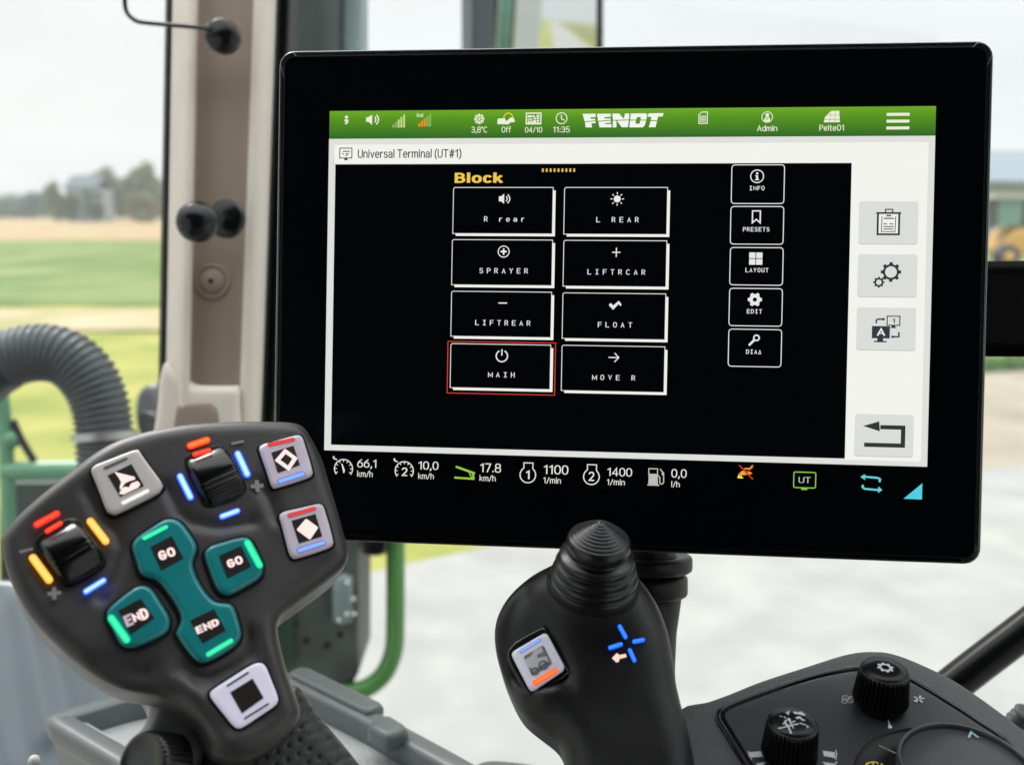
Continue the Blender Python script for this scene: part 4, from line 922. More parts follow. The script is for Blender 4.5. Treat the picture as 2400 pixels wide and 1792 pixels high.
# ================================================================== console with knobs
def build_console():
    O = P(2040, 1660, 0.400); n = Vector((0, -math.sin(R(10)), math.cos(R(10))))
    F = Frame(O, RGT, n); A = Face(F, 800 / 2213, 1600, 1450); D = Face(F, 560 / 2213, 1640, 1620)
    root = thing('armrest_console', 'dark grained armrest console with black rotary knobs and a jog dial', 'console', F)
    M_leath = pmat('console_grain', (0.046, 0.048, 0.050), .50, .5, bump=.32, bscale=1300, btype='VORONOI', var=.10, vscale=90)
    M_pan = pmat('console_panel', (0.011, 0.013, 0.0155), .42, .42, bump=.12, bscale=1600, rvar=.04)
    o_ = [(1585, 1660), (1655, 1637), (1708, 1618), (1781, 1589), (1889, 1554), (1961, 1531), (2005, 1521), (2035, 1519), (2070, 1520), (2106, 1528), (2160, 1549), (2233, 1584), (2305, 1631), (2400, 1701), (2480, 1765), (2520, 1860), (2440, 1980), (1560, 1980), (1530, 1800)]
    out = catmull([F.loc(*p) for p in o_], 5)
    mb = MB(); mb.mat(M_leath); mb.pillow(out, .0035, .028, .004, fr=(.03, .12, .3, .6, 1)); mb.build('shell', root)
    inn = [(1689, 1662), (1720, 1645), (1800, 1616), (1900, 1585), (1960, 1571), (2010, 1564), (2080, 1566), (2135, 1589), (2210, 1634), (2287, 1683), (2370, 1745), (2420, 1860), (2390, 1960), (1900, 1960), (1790, 1850), (1740, 1775), (1702, 1712), (1684, 1682)]
    q = catmull([F.loc(*p, .0012) for p in inn], 5)
    mb = MB(); mb.mat(M_gloss); mb.pillow(q, .0008, .002, .003, zf=.0008, back=False); qs = resample(ccw(q), .0015); mb.tube([(p[0], p[1], .0008) for p in qs + qs[:2]], .0010, 12, cap=False); mb.build('panel_lip', root)
    inn2 = grow(resample(ccw(q), .002), -.0024)
    mb = MB(); mb.mat(M_pan); mb.pillow(inn2, .0005, .001, .003, zf=.0014, back=False, dense=False); pan = mb.build('panel', root)
    # knobs
    M_kn = pmat('knob_black', (0.003, 0.003, 0.0033), .27, .32)
    M_kt = pmat('knob_top', (0.003, 0.003, 0.0035), .30, .22)
    M_pr = pmat('white_print', (.52, .56, .58), .5, .3); M_yp = pmat('yellow_print', (.75, .62, .10), .5, .3)
    def knob(top, rt_px, rb_px, hgt, lab):
        ct = F.loc(*top, hgt + .0016); s = F.sc(*top, hgt); rt, rb = rt_px * s, rb_px * s; z0 = .0016; z1 = z0 + hgt
        M = Matrix.Translation((ct[0], ct[1], 0)); mb = MB(); mb.mat(M_kn)
        mb.lathe([(rb * .90, z0), (rb * .93, z0 + hgt * .10), (rb * .90, z0 + hgt * .12), (rb, z0 + hgt * .14), (rb * .99, z0 + hgt * .2), (rt * 1.05, z1 - hgt * .14), (rt * 1.03, z1 - hgt * .05), (rt * .98, z1 - hgt * .02), (rt * .95, z1 - .0003)], M, n=288, rmod=lambda a, r, t: 1 - (.085 * (.5 + .5 * math.cos(a * 36)) ** 1.5 if z0 + hgt * .13 < t < z1 - hgt * .08 else (.02 * (.5 + .5 * math.cos(a * 36)) if t > z1 - hgt * .08 and t < z1 - hgt * .03 else 0)))
        k_ = mb.build('rotary_knob', root, lab)
        mb = MB(); mb.mat(M_kt); mb.lathe([(rt * .95, z1 - .0005), (rt * .93, z1), (rt * .5, z1 + .00025), (.00001, z1 + .0003)], M, n=72); mb.build('knob_cap', k_)
        return k_, z1 + .00045, ct
    kA_, zt, _ = knob((2074, 1567), 54, 64, .0165, 'black fluted knob with a gear symbol')
    mb = MB(); mb.mat(M_pr); i = Ic(mb, F, 2075, 1563, zt); i.gear(0, 0, 19, 9, 8); mb.build('gear_symbol', kA_)
    kB_, zt, _ = knob((1858, 1691), 57, 66, .0165, 'black fluted knob with a plant symbol')
    mb = MB(); mb.mat(M_pr); K = lambda ps: D.pts(ps, zt)
    for j, (ps, w) in enumerate([([(728, 340), (915, 295)], 13), ([(810, 300), (848, 388)], 14), ([(770, 300), (820, 250), (870, 340)], 10), ([(790, 265), (800, 310)], 12), ([(830, 245), (845, 300)], 12), ([(850, 285), (885, 270)], 12), ([(740, 222), (760, 232)], 10), ([(778, 232), (800, 246)], 10), ([(795, 200), (828, 180), (820, 210), (800, 188)], 9), ([(868, 190), (975, 215)], 22), ([(880, 205), (940, 190), (962, 212)], 14), ([(890, 245), (925, 235), (950, 262), (975, 266)], 16), ([(920, 230), (905, 252)], 14), ([(925, 292), (965, 305)], 13), ([(960, 300), (1005, 322), (992, 336)], 9)]):
        mb.stroke(K(ps), D.m(w, (850, 300)), zt + j * .00001)
    mb.build('plant_symbol', kB_)
    # prints on the panel
    zp = .0017
    def prints(name, mat, items, fc=D):
        mb = MB(); mb.mat(mat)
        for j, (kind, ps, w) in enumerate(items):
            if kind == 'f': mb.poly(fc.pts(ps, zp + j * .00001), zp + j * .00001)
            else: mb.stroke(fc.pts(ps, zp), fc.m(w, ps[0]), zp + j * .00001, kind == 'c')
        return mb.build(name, pan)
    circ = lambda x, y, r, s=.72: [(x + r * math.cos(i * .5236), y + r * s * math.sin(i * .5236)) for i in range(12)]
    prints('leaf_mark', M_pr, [('c', circ(1350, 55, 30), 6), ('c', circ(1340, 88, 26), 6), ('c', circ(1392, 84, 27), 6), ('l', [(1340, 45), (1352, 62), (1362, 48)], 5), ('l', [(1330, 85), (1345, 95)], 5), ('l', [(1384, 78), (1396, 92)], 5), ('l', [(1368, 76), (1400, 40), (1412, 52)], 7)])
    prints('fan_mark', M_pr, [('l', [(1985, 45), (2020, 62)], 18), ('l', [(2045, 35), (2035, 62)], 18), ('l', [(2050, 62), (2082, 60)], 18), ('l', [(2020, 72), (1985, 88)], 20), ('l', [(2038, 72), (2062, 100)], 20), ('l', [(2015, 80), (2010, 100)], 9)])
    prints('tick_mark', M_pr, [('f', [(1736, 238), (1748, 248), (1766, 310), (1784, 322), (1778, 338), (1742, 336), (1750, 300)], 0)])
    prints('speed_mark', M_pr, [('f', [(452, 560), (575, 548), (584, 600), (474, 608)], 0), ('l', [(448, 548), (458, 590), (484, 632)], 9), ('f', [(524, 664), (606, 648), (585, 690), (530, 700)], 0)])
    prints('speed_mark', M_pr, [('f', [(1140, 545), (1250, 560), (1254, 612), (1150, 594)], 0), ('l', [(1262, 538), (1268, 580), (1258, 628)], 9), ('f', [(1135, 648), (1252, 665), (1240, 720), (1180, 700)], 0), ('l', [(1268, 645), (1240, 700)], 9)])
    # jog dial in a glossy ring
    cc_ = (2268, 1793); hz = .0155; c = F.loc(*cc_, hz); s = F.sc(*cc_, hz)
    M = Matrix.Translation((c[0], c[1], 0)); rd = 155 * s
    mb = MB(); mb.mat(pmat('ring_black', (.002, .002, .0025), .30, .14)); mb.lathe([(rd * 1.60, .0012), (rd * 1.595, .0020), (rd * 1.575, .0025), (rd * 1.555, .0022), (rd * 1.53, .0016), (rd * 1.2, .00155), (rd * .8, .00155)], M, n=120); ring = mb.build('dial_ring', root)
    mb = MB(); mb.mat(M_yp); zq = .00195; pts = D.pts([(1540, 690), (1545, 665), (1600, 648), (1645, 655), (1652, 668)], zq); mb.stroke(pts, D.m(12, (1600, 660)), zq); mb.stroke(D.pts([(1600, 670), (1612, 660)], zq), D.m(14, (1600, 660)), zq + .00001); mb.stroke(D.pts([(1685, 665), (1690, 690)], zq), D.m(14, (1600, 660)), zq + .00002); mb.build('yellow_mark', ring)
    mb = MB(); mb.mat(M_pr); mb.stroke(D.pts([(1655, 495), (1865, 590)], .0020), D.m(5, (1700, 520)), .0020); mb.build('scribe_line', ring)
    mb = MB(); mb.mat(pmat('dial_side', (0.040, 0.044, 0.048), .32, .5)); mb.lathe([(rd * .96, .0010), (rd * .985, hz * .5), (rd, hz * .8), (rd, hz - .0010), (rd * .985, hz), (rd * .955, hz + .0001), (rd * .945, hz - .0006), (rd * .935, hz - .0016)], M, n=140); dial = mb.build('jog_dial', root)
    mb = MB(); mb.mat(pmat('dial_face', (0.034, 0.038, 0.041), .42, .42, bump=.08, bscale=1500)); mb.lathe([(rd * .935, hz - .0018), (rd * .90, hz - .0012), (rd * .5, hz - .0009), (.00001, hz - .0008)], M, n=100); fc_ = mb.build('dial_face', dial)
    zf = hz - .0006
    mb = MB(); mb.mat(pmat('cyan_print', (.30, .46, .50), .5, .3)); E_ = Face(F, 230 / 2209, 2170, 1620); mb.stroke(E_.pts([(965, 1030), (1020, 905), (1185, 1030)], zf), E_.m(44, (1020, 950)), zf); mb.build('arrow_mark', dial)
    return F
CF = build_console()

# ================================================================== cab pillar
def build_pillar():
    dp = 0.76
    F = Frame(P(500, 560, dp), RGT, -FWD)
    root = thing('cab_pillar', 'beige cab pillar with a darker recessed channel and black seals', 'pillar', F)
    M_bei = pmat('beige_trim', (0.74, 0.675, 0.585), .5, .35, bump=.05, bscale=800, var=.03, vscale=20)
    M_tau = pmat('taupe_channel', (0.30, 0.24, 0.19), .65, .25, bump=.08, bscale=900, var=.04, vscale=20)
    M_seal = pmat('seal_rubber', (0.008, 0.009, 0.009), .45, .4)
    def loft(sec, y0, y1, sub=8):
        # sec: (x at y=0, x at y=960, z)
        vs = []; 
        for j in range(sub + 1):
            y = y0 + (y1 - y0) * j / sub
            for (xa, xb, z) in sec:
                p = F.loc(xa + (xb - xa) * y / 960.0, y, z); vs.append((p[0], p[1], z))
        m = len(sec); fs = [(j * m + i, (j + 1) * m + i, (j + 1) * m + i + 1, j * m + i + 1) for j in range(sub) for i in range(m - 1)]
        return vs, fs
    def smooth_sec(sec, k=4): return catmull(sec, k, False)
    Y0, Y1 = -140, 1250
    mb = MB(); mb.mat(M_bei)
    sec = smooth_sec([(404, 387, -.060), (403, 386, -.026), (408, 391, -.014), (425, 404, -.002), (442, 420, .004), (455, 434, .0045), (461, 441, .001), (464, 444, -.006), (466, 446, -.016)])
    mb.add(*loft(sec, Y0, Y1), True)
    sec = smooth_sec([(590, 556, -.016), (593, 560, -.010), (600, 566, -.005), (612, 578, -.004), (628, 594, -.008), (640, 606, -.016), (648, 613, -.030), (650, 615, -.070)])
    mb.add(*loft(sec, Y0, Y1), True)
    mb.build('pillar_trim', root)
    mb = MB(); mb.mat(M_tau)
    sec = smooth_sec([(463, 443, -.010), (470, 449, -.0115), (490, 468, -.012), (560, 530, -.012), (580, 547, -.0115), (594, 560, -.009)])
    mb.add(*loft(sec, Y0, 905, 10), True); mb.build('channel_floor', root)  # channel floor in a darker taupe than the flanges
    # lower cover that flares out
    mb = MB(); mb.mat(M_bei)
    q = catmull([F.loc(*p) for p in [(385, 846), (398, 856), (425, 880), (446, 899), (470, 903), (540, 904), (556, 908), (560, 960), (556, 1240), (340, 1240), (352, 1060), (366, 960), (372, 890)]], 4)
    mb.pillow(q, .007, .03, .004, zf=.0035); mb.build('base_cover', root)
    mb = MB(); mb.mat(M_tau); mb.pillow(catmull([F.loc(*p, .005) for p in [(412, 958), (440, 946), (490, 944), (508, 956), (512, 1100), (408, 1100)]], 4), .003, .004, .004, zf=.0055, back=False); mb.build('base_recess_dark', root)  # darkness of the cover's recess put into the colour of a raised patch
    # black seals
    mb = MB(); mb.mat(M_seal); sec = [(390, 372, -.050), (391, 373, -.026), (394, 376, -.020), (400, 382, -.019), (405, 388, -.026), (406, 389, -.05)]
    mb.add(*loft(sec, Y0, Y1), True)
    for y in range(-100, 1000, 9):
        p_ = F.loc(389.5 - 18.5 * y / 960, y, -.024); mb.sphere((p_[0], p_[1], -.024), 3.2 * F.sc(389, 500), 8)
    mb.build('window_seal', root)
    mb = MB(); mb.mat(M_seal); sec = smooth_sec([(643, 608, -.06), (645, 610, -.034), (650, 615, -.030), (658, 622, -.034), (662, 627, -.040), (668, 634, -.036), (678, 644, -.034), (684, 650, -.040), (700, 668, -.060)], 3)
    mb.add(*loft(sec, Y0, Y1), True); mb.build('door_seal', root)
    # screw cap in its dished ring
    c = F.loc(498, 660, -.012); s = F.sc(498, 660, -.012); M = Matrix.Translation((c[0], c[1], -.0115))
    mb = MB(); mb.mat(M_tau); mb.lathe([(43 * s, -.0008), (41 * s, .0010), (38 * s, .0015), (34 * s, .0010), (32 * s, -.0002), (30 * s, .0006), (27 * s, .0020), (18 * s, .0034), (6 * s, .0040)], M, n=48, cap1=False); mb.mat(M_gap); mb.lathe([(6 * s, .0040), (5 * s, .0034), (.00001, .003)], M, n=16); mb.build('screw_cap', root)
    return F
PF = build_pillar()

M_knob = pmat('knob_rubber', (0.0035, 0.004, 0.0045), .22, .36)
# round mount with a bent wire, top of the pillar
d = .735; F = Frame(P(512, 77, d), RGT, -FWD + RGT * -.15); t = thing('wire_mount', 'round black mount with a thin bent wire near the top of the beige pillar', 'mount', F)
s = d / FPX; mb = MB(); mb.mat(M_knob); mb.lathe([(38 * s, -.014), (40 * s, -.010), (40 * s, -.005), (37 * s, -.001), (26 * s, .001), (.00001, .0016)], n=48); mb.build('mount_disc', t)
mb = MB(); mb.mat(M_knob); mb.sphere((F.loc(488, 66, .010)) + (.010,), 9 * s); mb.build('ball_joint', t)
path = catmull([(293, -90), (292, -30), (293, 12), (299, 32), (315, 47), (335, 53), (395, 58.5), (468, 65), (492, 71)], 6, False)
mb = MB(); mb.mat(M_knob); mb.tube([F.loc(x, y, .012) + (.012,) for x, y in path], 5.2 * s, 10); mb.build('bent_wire', t)
# ball knob
d = .735; F = Frame(P(514, 508, d), RGT, -FWD + RGT * -.25); t = thing('ball_knob', 'black ball knob standing off the middle of the beige pillar', 'knob', F)
mb = MB(); mb.mat(M_knob); mb.lathe([(45 * s, -.014), (46 * s, -.010), (45.5 * s, -.0075), (42 * s, -.0065), (.00001, -.0062)], n=48); mb.build('knob_base', t)
mb = MB(); mb.mat(M_knob); c = F.loc(462, 520, .024); mb.lathe([(.00001, -17 * s), (16 * s, -16 * s), (22 * s, -10 * s)], Matrix.Translation((c[0], c[1], .010)), n=24); mb.sphere((c[0], c[1], .024), 47 * s, 36); mb.build('knob_ball', t)

# ================================================================== unseen cab shell added to shade the interior (roof lining, rear wall, floor), and glass
M_lining = pmat('lining_dark', (0.05, 0.047, 0.044), .8, .2, bump=.1, bscale=300)
def shell(name, a, b):
    mb = MB(); mb.mat(M_lining); mb.box(a, b); return struct(mb.build(name))
shell('cab_roof', (-1.05, -1.45, 2.93), (1.05, 0.22, 3.02))  # out of view; front edge cut back to let overhead light in
shell('unseen_rear_wall', (-1.05, -1.50, 1.25), (1.05, -1.42, 2.928))  # out of view; kept closed and dark so the screen mirrors no sky
shell('cab_floor', (-1.05, -1.418, 1.20), (0.95, 0.55, 1.25))
M_glz = glassmat('window_glass')
def pane(name, lab, pts, thick=.004):
    mb = MB(); mb.mat(M_glz); pts = [Vector(p) for p in pts]; nn = (pts[1] - pts[0]).cross(pts[2] - pts[0]).normalized() * thick
    n = len(pts); vs = [tuple(p) for p in pts] + [tuple(p + nn) for p in pts]
    mb.add(vs, [tuple(range(n))]); 
    return tag(mb.build(name), lab, 'window')
pane('window_pane', 'clear window pane left of the beige pillar, looking over the fields', [P(-260, -260, .80), P(396, -260, .80), P(372, 1240, .80), P(-260, 1240, .80)])
pane('window_pane', 'clear window pane behind the touchscreen, right of the beige pillar', [P(664, -260, .82), P(2900, -260, .95), P(2900, 2100, .95), P(640, 2100, .82)])

# ================================================================== things in the lower cab
# grey storage tray behind the big joystick
M_tray = pmat('tray_grey', (0.105, 0.122, 0.120), .34, .55, bump=.10, bscale=700, var=.05, vscale=30)
M_mat = pmat('tray_mat', (0.40, 0.43, 0.42), .62, .35, bump=.6, bscale=420, btype='VORONOI', var=.05, vscale=60)
zt = CAM.z - .30
Ot = GP(420, 1680, zt); F = Frame(Ot, RGT, Vector((0, 0, 1)))
t = thing('storage_tray', 'grey green plastic storage tray with a ribbed mat under the big joystick', 'tray', F)
A_, B_, C_, D_, E_ = (98, 1678), (305, 1617), (684, 1572), (1085, 1776), (285, 1790)
def gp(p, h=0): return F.loc(p[0], p[1], h)
rim = [gp((98, 1678)), gp((305, 1617)), gp((500, 1590)), gp((684, 1570)), gp((885, 1668)), gp((1085, 1776)), gp((1180, 1830)), gp((900, 2100)), gp((600, 2140)), gp((290, 1792))]
rim = roundpoly(rim, .012, 4)
inner = grow(resample(ccw(rim), .006), -.013)
mb = MB(); mb.mat(M_tray)
o_r = resample(ccw(rim), .006); n = len(o_r); i1 = grow(o_r, -.003); i2 = grow(o_r, -.011); i3 = grow(o_r, -.013); ou = grow(o_r, .002); lo = grow(o_r, -.02)
layers = [(lo, -.11), (o_r, -.012), (ou, -.010), (ou, -.002), (o_r, 0.0), (i1, .0008), (i2, .0004), (i3, -.002), (i3, -.016)]
vs = []; 
for ps, z in layers: vs += [(p[0], p[1], z) for p in ps]
mb.add(vs, [(j * n + i, j * n + (i + 1) % n, (j + 1) * n + (i + 1) % n, (j + 1) * n + i) for j in range(len(layers) - 1) for i in range(n)], True)
mb.build('tray_rim', t, auto=50)
mb = MB(); mb.mat(M_mat); mb.poly(i3, -.014); mb.build('tray_mat', t)
mb = MB(); mb.mat(M_tray)
for pa, pb in (((690, 1600), (905, 1712)), ((905, 1712), (1075, 1800))): pass
# raised rail with a bump along the far right edge
ra, rb = Vector(gp((690, 1578))), Vector(gp((880, 1672))); dd = (rb - ra).normalized(); nn_ = Vector((-dd.y, dd.x))
mb.pillow(roundpoly([tuple(ra + nn_ * .008), tuple(rb + nn_ * .008), tuple(rb - nn_ * .006), tuple(ra - nn_ * .006)], .003), .003, .004, .004, zf=.004)
rc, rd_ = Vector(gp((880, 1672), .01)), Vector(gp((934, 1706), .01))
mb.pillow(roundpoly([tuple(rc + nn_ * .009), tuple(rd_ + nn_ * .009), tuple(rd_ - nn_ * .008), tuple(rc - nn_ * .008)], .004), .004, .006, .004, zf=.008)
mb.build('side_rail', t)
mb = MB(); mb.mat(M_mat); a, b = Vector(gp((150, 1686))), Vector(gp((300, 1775))); dd = (b - a).normalized(); nn_ = Vector((-dd.y, dd.x))
mb.pillow(roundpoly([tuple(a + nn_ * .012), tuple(b + nn_ * .012 + dd * .05), tuple(b - nn_ * .006 + dd * .05), tuple(a - nn_ * .006)], .003), .003, .006, .004, zf=-.004); mb.build('divider', t)
mb = MB(); mb.mat(pmat('stud_metal', (.45, .47, .46), .5, .4)); 
cst = P(80, 1782, .50); cst = F.M.inverted() @ cst; mb.sphere(tuple(cst), .0030, 16); mb.build('stud', t)
# another grey lid right of it, bottom edge
F = Frame(GP(1160, 1790, zt - .01), RGT, Vector((0, 0, 1))); t = thing('grey_cover', 'small grey plastic cover at the bottom edge beside the black joystick', 'cover', F)
mb = MB(); mb.mat(M_tray); mb.pillow(catmull([F.loc(*p) for p in [(1090, 1800), (1106, 1782), (1140, 1770), (1200, 1772), (1290, 1790), (1330, 1850), (1200, 1900), (1080, 1860)]], 4), .008, .04, .004); mb.build('cover_body', t)
# grey side panel lower left
F = Frame(P(140, 1600, .95), RGT + FWD * .12, -FWD * .75 + UP * .55 + RGT * .1); t = thing('side_panel', 'smooth blue grey cab side panel at the lower left behind the tray', 'panel', F)
mb = MB(); mb.mat(pmat('panel_bluegrey', (0.115, 0.142, 0.160), .34, .5, var=.06, vscale=5))
q = [F.loc(*p) for p in [(-200, 1345), (60, 1352), (200, 1372), (420, 1400), (520, 1480), (560, 2000), (-200, 2000)]]
rib = F.loc(95, 1600); rib2 = F.loc(150, 1600)
dirv = Vector(F.loc(130, 1790)) - Vector(F.loc(60, 1420))
def sc_(x, y, d):
    z = np.zeros_like(x)
    for (p0, p1, w, h) in (((45, 1400), (110, 1720), .010, .0042), ((95, 1400), (175, 1720), .008, -.0036), ((-30, 1450), (20, 1800), .012, .0042), ((190, 1450), (250, 1700), .014, .002)):
        z += h * gauss_line(x, y, [F.loc(*p0), F.loc(*p1)], w)
    return z
mb.pillow(roundpoly(q, .03), .012, .01, .006, sculpt=sc_); mb.build('panel_skin', t)
# slanted black bar lower right
t = thing('slanted_bar', 'thick slanted black bar rising to the right behind the armrest console', 'bar', loc=P(2300, 1560, .60))
mb = MB(); mb.mat(pmat('bar_black', (0.0025, 0.003, 0.0033), .30, .22)); o_ = P(2300, 1560, .60)
pth = [P(2050, 1750, .60) - o_, P(2250, 1590, .60) - o_, P(2420, 1460, .60) - o_, P(2700, 1240, .60) - o_, P(3700, 450, .60) - o_]
mb.tube(catmull(pth, 4, False), 41 * .6 / FPX, 28); mb.build('bar_tube', t)
# small corrugated boot at the right edge
c = P(2392, 1685, .52); F = Frame(c, RGT, UP * .7 - FWD * .5 + RGT * .3); t = thing('rubber_grommet', 'small ridged grey rubber grommet at the right edge behind the console', 'grommet', F)
mb = MB(); mb.mat(pmat('grommet_grey', (.055, .065, .068), .5, .4)); k = .52 / FPX
mb.lathe([((24 + 5 * math.cos(j * 1.1)) * k, (-30 + j * 3) * k) for j in range(20)], n=36, cap1=True); mb.build('grommet_body', t)

# ================================================================== outside, close to the cab
M_grn = pmat('machine_green', (0.070, 0.215, 0.050), .30, .5, var=.12, vscale=15)
M_grn2 = pmat('frame_green', (0.090, 0.25, 0.135), .35, .5, var=.12, vscale=15)
M_hose = pmat('hose_grey', (0.065, 0.078, 0.080), .34, .55, var=.08, vscale=20)
# ribbed air hose
d = .98; o_ = P(150, 850, d); t = thing('air_hose', 'thick grey corrugated air hose bending down outside the left window', 'hose', loc=o_)
ctl = catmull([(-70, 905), (-25, 868), (30, 838), (90, 826), (150, 836), (200, 876), (230, 935), (243, 1000), (247, 1070), (250, 1150)], 24, False)
s = d / FPX; dens = resample(ctl + ctl[::-1], 1.35)[: 420]
L_ = ctl; cum = [0]
for a, b in zip(L_[:-1], L_[1:]): cum.append(cum[-1] + math.hypot(b[0] - a[0], b[1] - a[1]))
N = 420; xs = np.interp(np.linspace(0, cum[-1], N), cum, [p[0] for p in L_]); ys = np.interp(np.linspace(0, cum[-1], N), cum, [p[1] for p in L_])
ll = np.linspace(0, cum[-1], N)
mb = MB(); mb.mat(M_hose); mb.tube([P(x, y, d) - o_ for x, y in zip(xs, ys)], 1, 28, rfun=lambda i: (64 + 4.2 * math.sin(ll[i] * 2 * math.pi / 15.0)) * s); mb.build('hose_tube', t)
mb = MB(); mb.mat(pmat('clamp_metal', (.45, .46, .45), .35, .5, metal=.7)); mb.tube([P(x, y, d) - o_ for x, y in ((244, 1012), (245, 1030))], 74 * s, 28); mb.build('hose_clamp', t)
mb = MB(); mb.mat(M_knob); mb.tube([P(x, y, d) - o_ for x, y in ((-60, 896), (-18, 862), (8, 846))], 71 * s, 28); mb.build('hose_cuff', t)
# dark lamp beside the hose
d = 1.5; F = Frame(P(336, 950, d), RGT, -FWD - RGT * .5 + UP * .2); t = thing('work_lamp', 'dark grey rounded lamp housing between the hose and the pillar', 'lamp', F); s = d / FPX
mb = MB(); mb.mat(pmat('lamp_dark', (.045, .052, .055), .35, .5)); mb.pillow(catmull([F.loc(*p) for p in [(310, 930), (322, 905), (345, 893), (366, 905), (380, 960), (384, 1030), (350, 1050), (318, 1020), (306, 975)]], 4), .018, .05, .006); mb.build('lamp_body', t)
mb = MB(); mb.mat(M_gloss); mb.pillow(catmull([F.loc(*p, .002) for p in [(322, 968), (340, 962), (372, 975), (372, 1020), (340, 1030), (322, 1005)]], 4), .004, .003, .005, zf=.003, back=False); mb.build('lamp_lens', t)
# green loader frame
d = 1.45; o_ = P(20, 1100, d); s = d / FPX; t = thing('green_frame', 'pale green tubular machine frame at the left edge below the hose', 'frame', loc=o_)
def tubes(lst, mat, nm):
    mb = MB(); mb.mat(mat)
    for pts, r in lst: mb.tube(catmull([P(x, y, d) - o_ for x, y in pts], 4, False), r * s, 18)
    return mb.build(nm, t)
tubes([([(-12, 860), (4, 940), (14, 1040), (18, 1140), (24, 1260)], 17)], M_grn2, 'upright')
tubes([([(10, 1104), (120, 1102), (260, 1100), (420, 1098)], 23)], M_grn2, 'cross_tube')
tubes([([(30, 985), (50, 1030), (80, 1080)], 9)], M_knob, 'strut')
mb = MB(); mb.mat(M_grn2); mb.sphere(P(26, 1030, d) - o_, 22 * s); mb.build('pivot', t)
mb = MB(); mb.mat(pmat('frame_shade_dark', (.02, .035, .028), .5, .4)); F2 = Frame(P(120, 1200, 1.6), RGT, -FWD)  # dark slab standing in for the shade below the green tubes
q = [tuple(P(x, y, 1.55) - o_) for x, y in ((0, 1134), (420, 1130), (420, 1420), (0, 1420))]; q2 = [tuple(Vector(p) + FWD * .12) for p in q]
mb.add(q + q2, [(0, 3, 2, 1), (4, 5, 6, 7), (0, 1, 5, 4), (1, 2, 6, 5), (2, 3, 7, 6), (3, 0, 4, 7)]); mb.build('frame_shade', t)

# exhaust column behind the pillar
d = 1.32; s = d / FPX; F = Frame(P(700, 800, d), RGT, Vector((0, -1, 0))); t = thing('exhaust_column', 'tall dark grey green exhaust column standing between the pillar and the terminal', 'exhaust', F)
M_ex = pmat('column_grey', (.055, .070, .066), .40, .5, var=.12, vscale=12, rvar=.08)
M_ex2 = pmat('column_light', (.20, .26, .26), .35, .5, var=.10, vscale=14)
def band(x0, x1, y0, y1, dz0, dz1, mat, nm, rad=.012):
    q = [F.loc(x0, y0), F.loc(x1, y0), F.loc(x1, y1), F.loc(x0, y1)]; mb = MB(); mb.mat(mat); mb.pillow(roundpoly(q, .004, 3), rad, dz0, .02, zf=dz1); return mb.build(nm, t)
band(560, 792, -200, 1240, .10, .0, M_ex, 'column_skin', .03)
band(786, 836, -200, 1240, .06, -.030, M_ex2, 'side_strip', .01)
band(560, 838, 1200, 1606, .12, -.004, pmat('column_base_grey', (.060, .072, .062), .5, .4, var=.35, vscale=14), 'column_base', .006)
band(560, 690, 1385, 1560, .02, .012, pmat('dark_green_plate', (.018, .045, .028), .5, .4), 'base_plate', .006)
q = band(782, 826, 1345, 1460, .01, .010, M_ex2, 'bracket', .005)
M_bolt = pmat('bolt_bright', (.75, .75, .72), .18, .5, metal=.9)
for x, y in ((813, 1365), (828, 1403), (813, 1438), (830, 1438), (795, 1452)):
    c = F.loc(x, y, .014); mb = MB(); mb.mat(M_bolt); mb.sphere((c[0], c[1], .014), 5.5 * s, 14); mb.build('bolt', t)
for x, y in ((797, 1488), (718, 1502), (690, 1462), (766, 1512)):
    c = F.loc(x, y, -.002); mb = MB(); mb.mat(M_gap); mb.lathe([(8 * s, -.004), (7 * s, -.0025), (.00001, -.0025)], Matrix.Translation((c[0], c[1], 0)), n=16); mb.build('hole', t)
q = band(846, 905, 1230, 1308, .04, -.005, M_knob, 'junction_box', .006)
# green handrail
d = 1.42; s = d / FPX; o_ = P(926, 1300, d); t = thing('handrail', 'bright green bent handrail tube below the terminal', 'handrail', loc=o_)
pth = catmull([(922, 900), (925, 1150), (927, 1280), (927, 1400), (926, 1490), (921, 1530), (905, 1570), (880, 1598), (846, 1616), (806, 1618), (740, 1600), (640, 1570)], 8, False)
mb = MB(); mb.mat(M_grn); mb.tube([P(x, y, d) - o_ for x, y in pth], 22 * s, 24); mb.build('rail_tube', t)

# exterior mirror
d = 1.55; s = d / FPX; inc = ray(1285, 45).normalized(); refl = Vector((.72, -.69, -.004)).normalized(); nrm = (refl - inc).normalized()
F = Frame(P(1258, 30, d), RGT, nrm); t = thing('exterior_mirror', 'exterior mirror above the terminal reflecting a farm lane and field', 'mirror', F)
def mq(x0, x1, y0, y1, h=0): return [F.loc(x0, y0, h), F.loc(x1, y0, h), F.loc(x1, y1, h), F.loc(x0, y1, h)]
mb = MB(); mb.mat(pmat('mirror_shell', (.085, .105, .115), .4, .5)); mb.pillow(roundpoly(mq(1108, 1412, -260, 190), .012, 4), .006, .045, .02); mb.build('mirror_housing', t)
mb = MB(); mb.mat(M_black); io_ = F.M.inverted(); mb.tube([io_ @ (P(x_, -180, d_) - FWD * -.02) for x_, d_ in ((1250, d), (1000, 1.46), (760, 1.36))], .012, 14); mb.build('mirror_arm', t)
mb = MB(); mb.mat(M_black); mb.pillow(roundpoly(mq(1398, 1413, -250, 180), .002, 3), .003, .004, .02, zf=.004); mb.build('mirror_rim', t)
mm = bpy.data.materials.new('mirror_silver'); mm.use_nodes = True; b_ = mm.node_tree.nodes['Principled BSDF']; b_.inputs['Metallic'].default_value = 1; b_.inputs['Roughness'].default_value = .015; b_.inputs['Base Color'].default_value = (.80, .83, .82, 1)
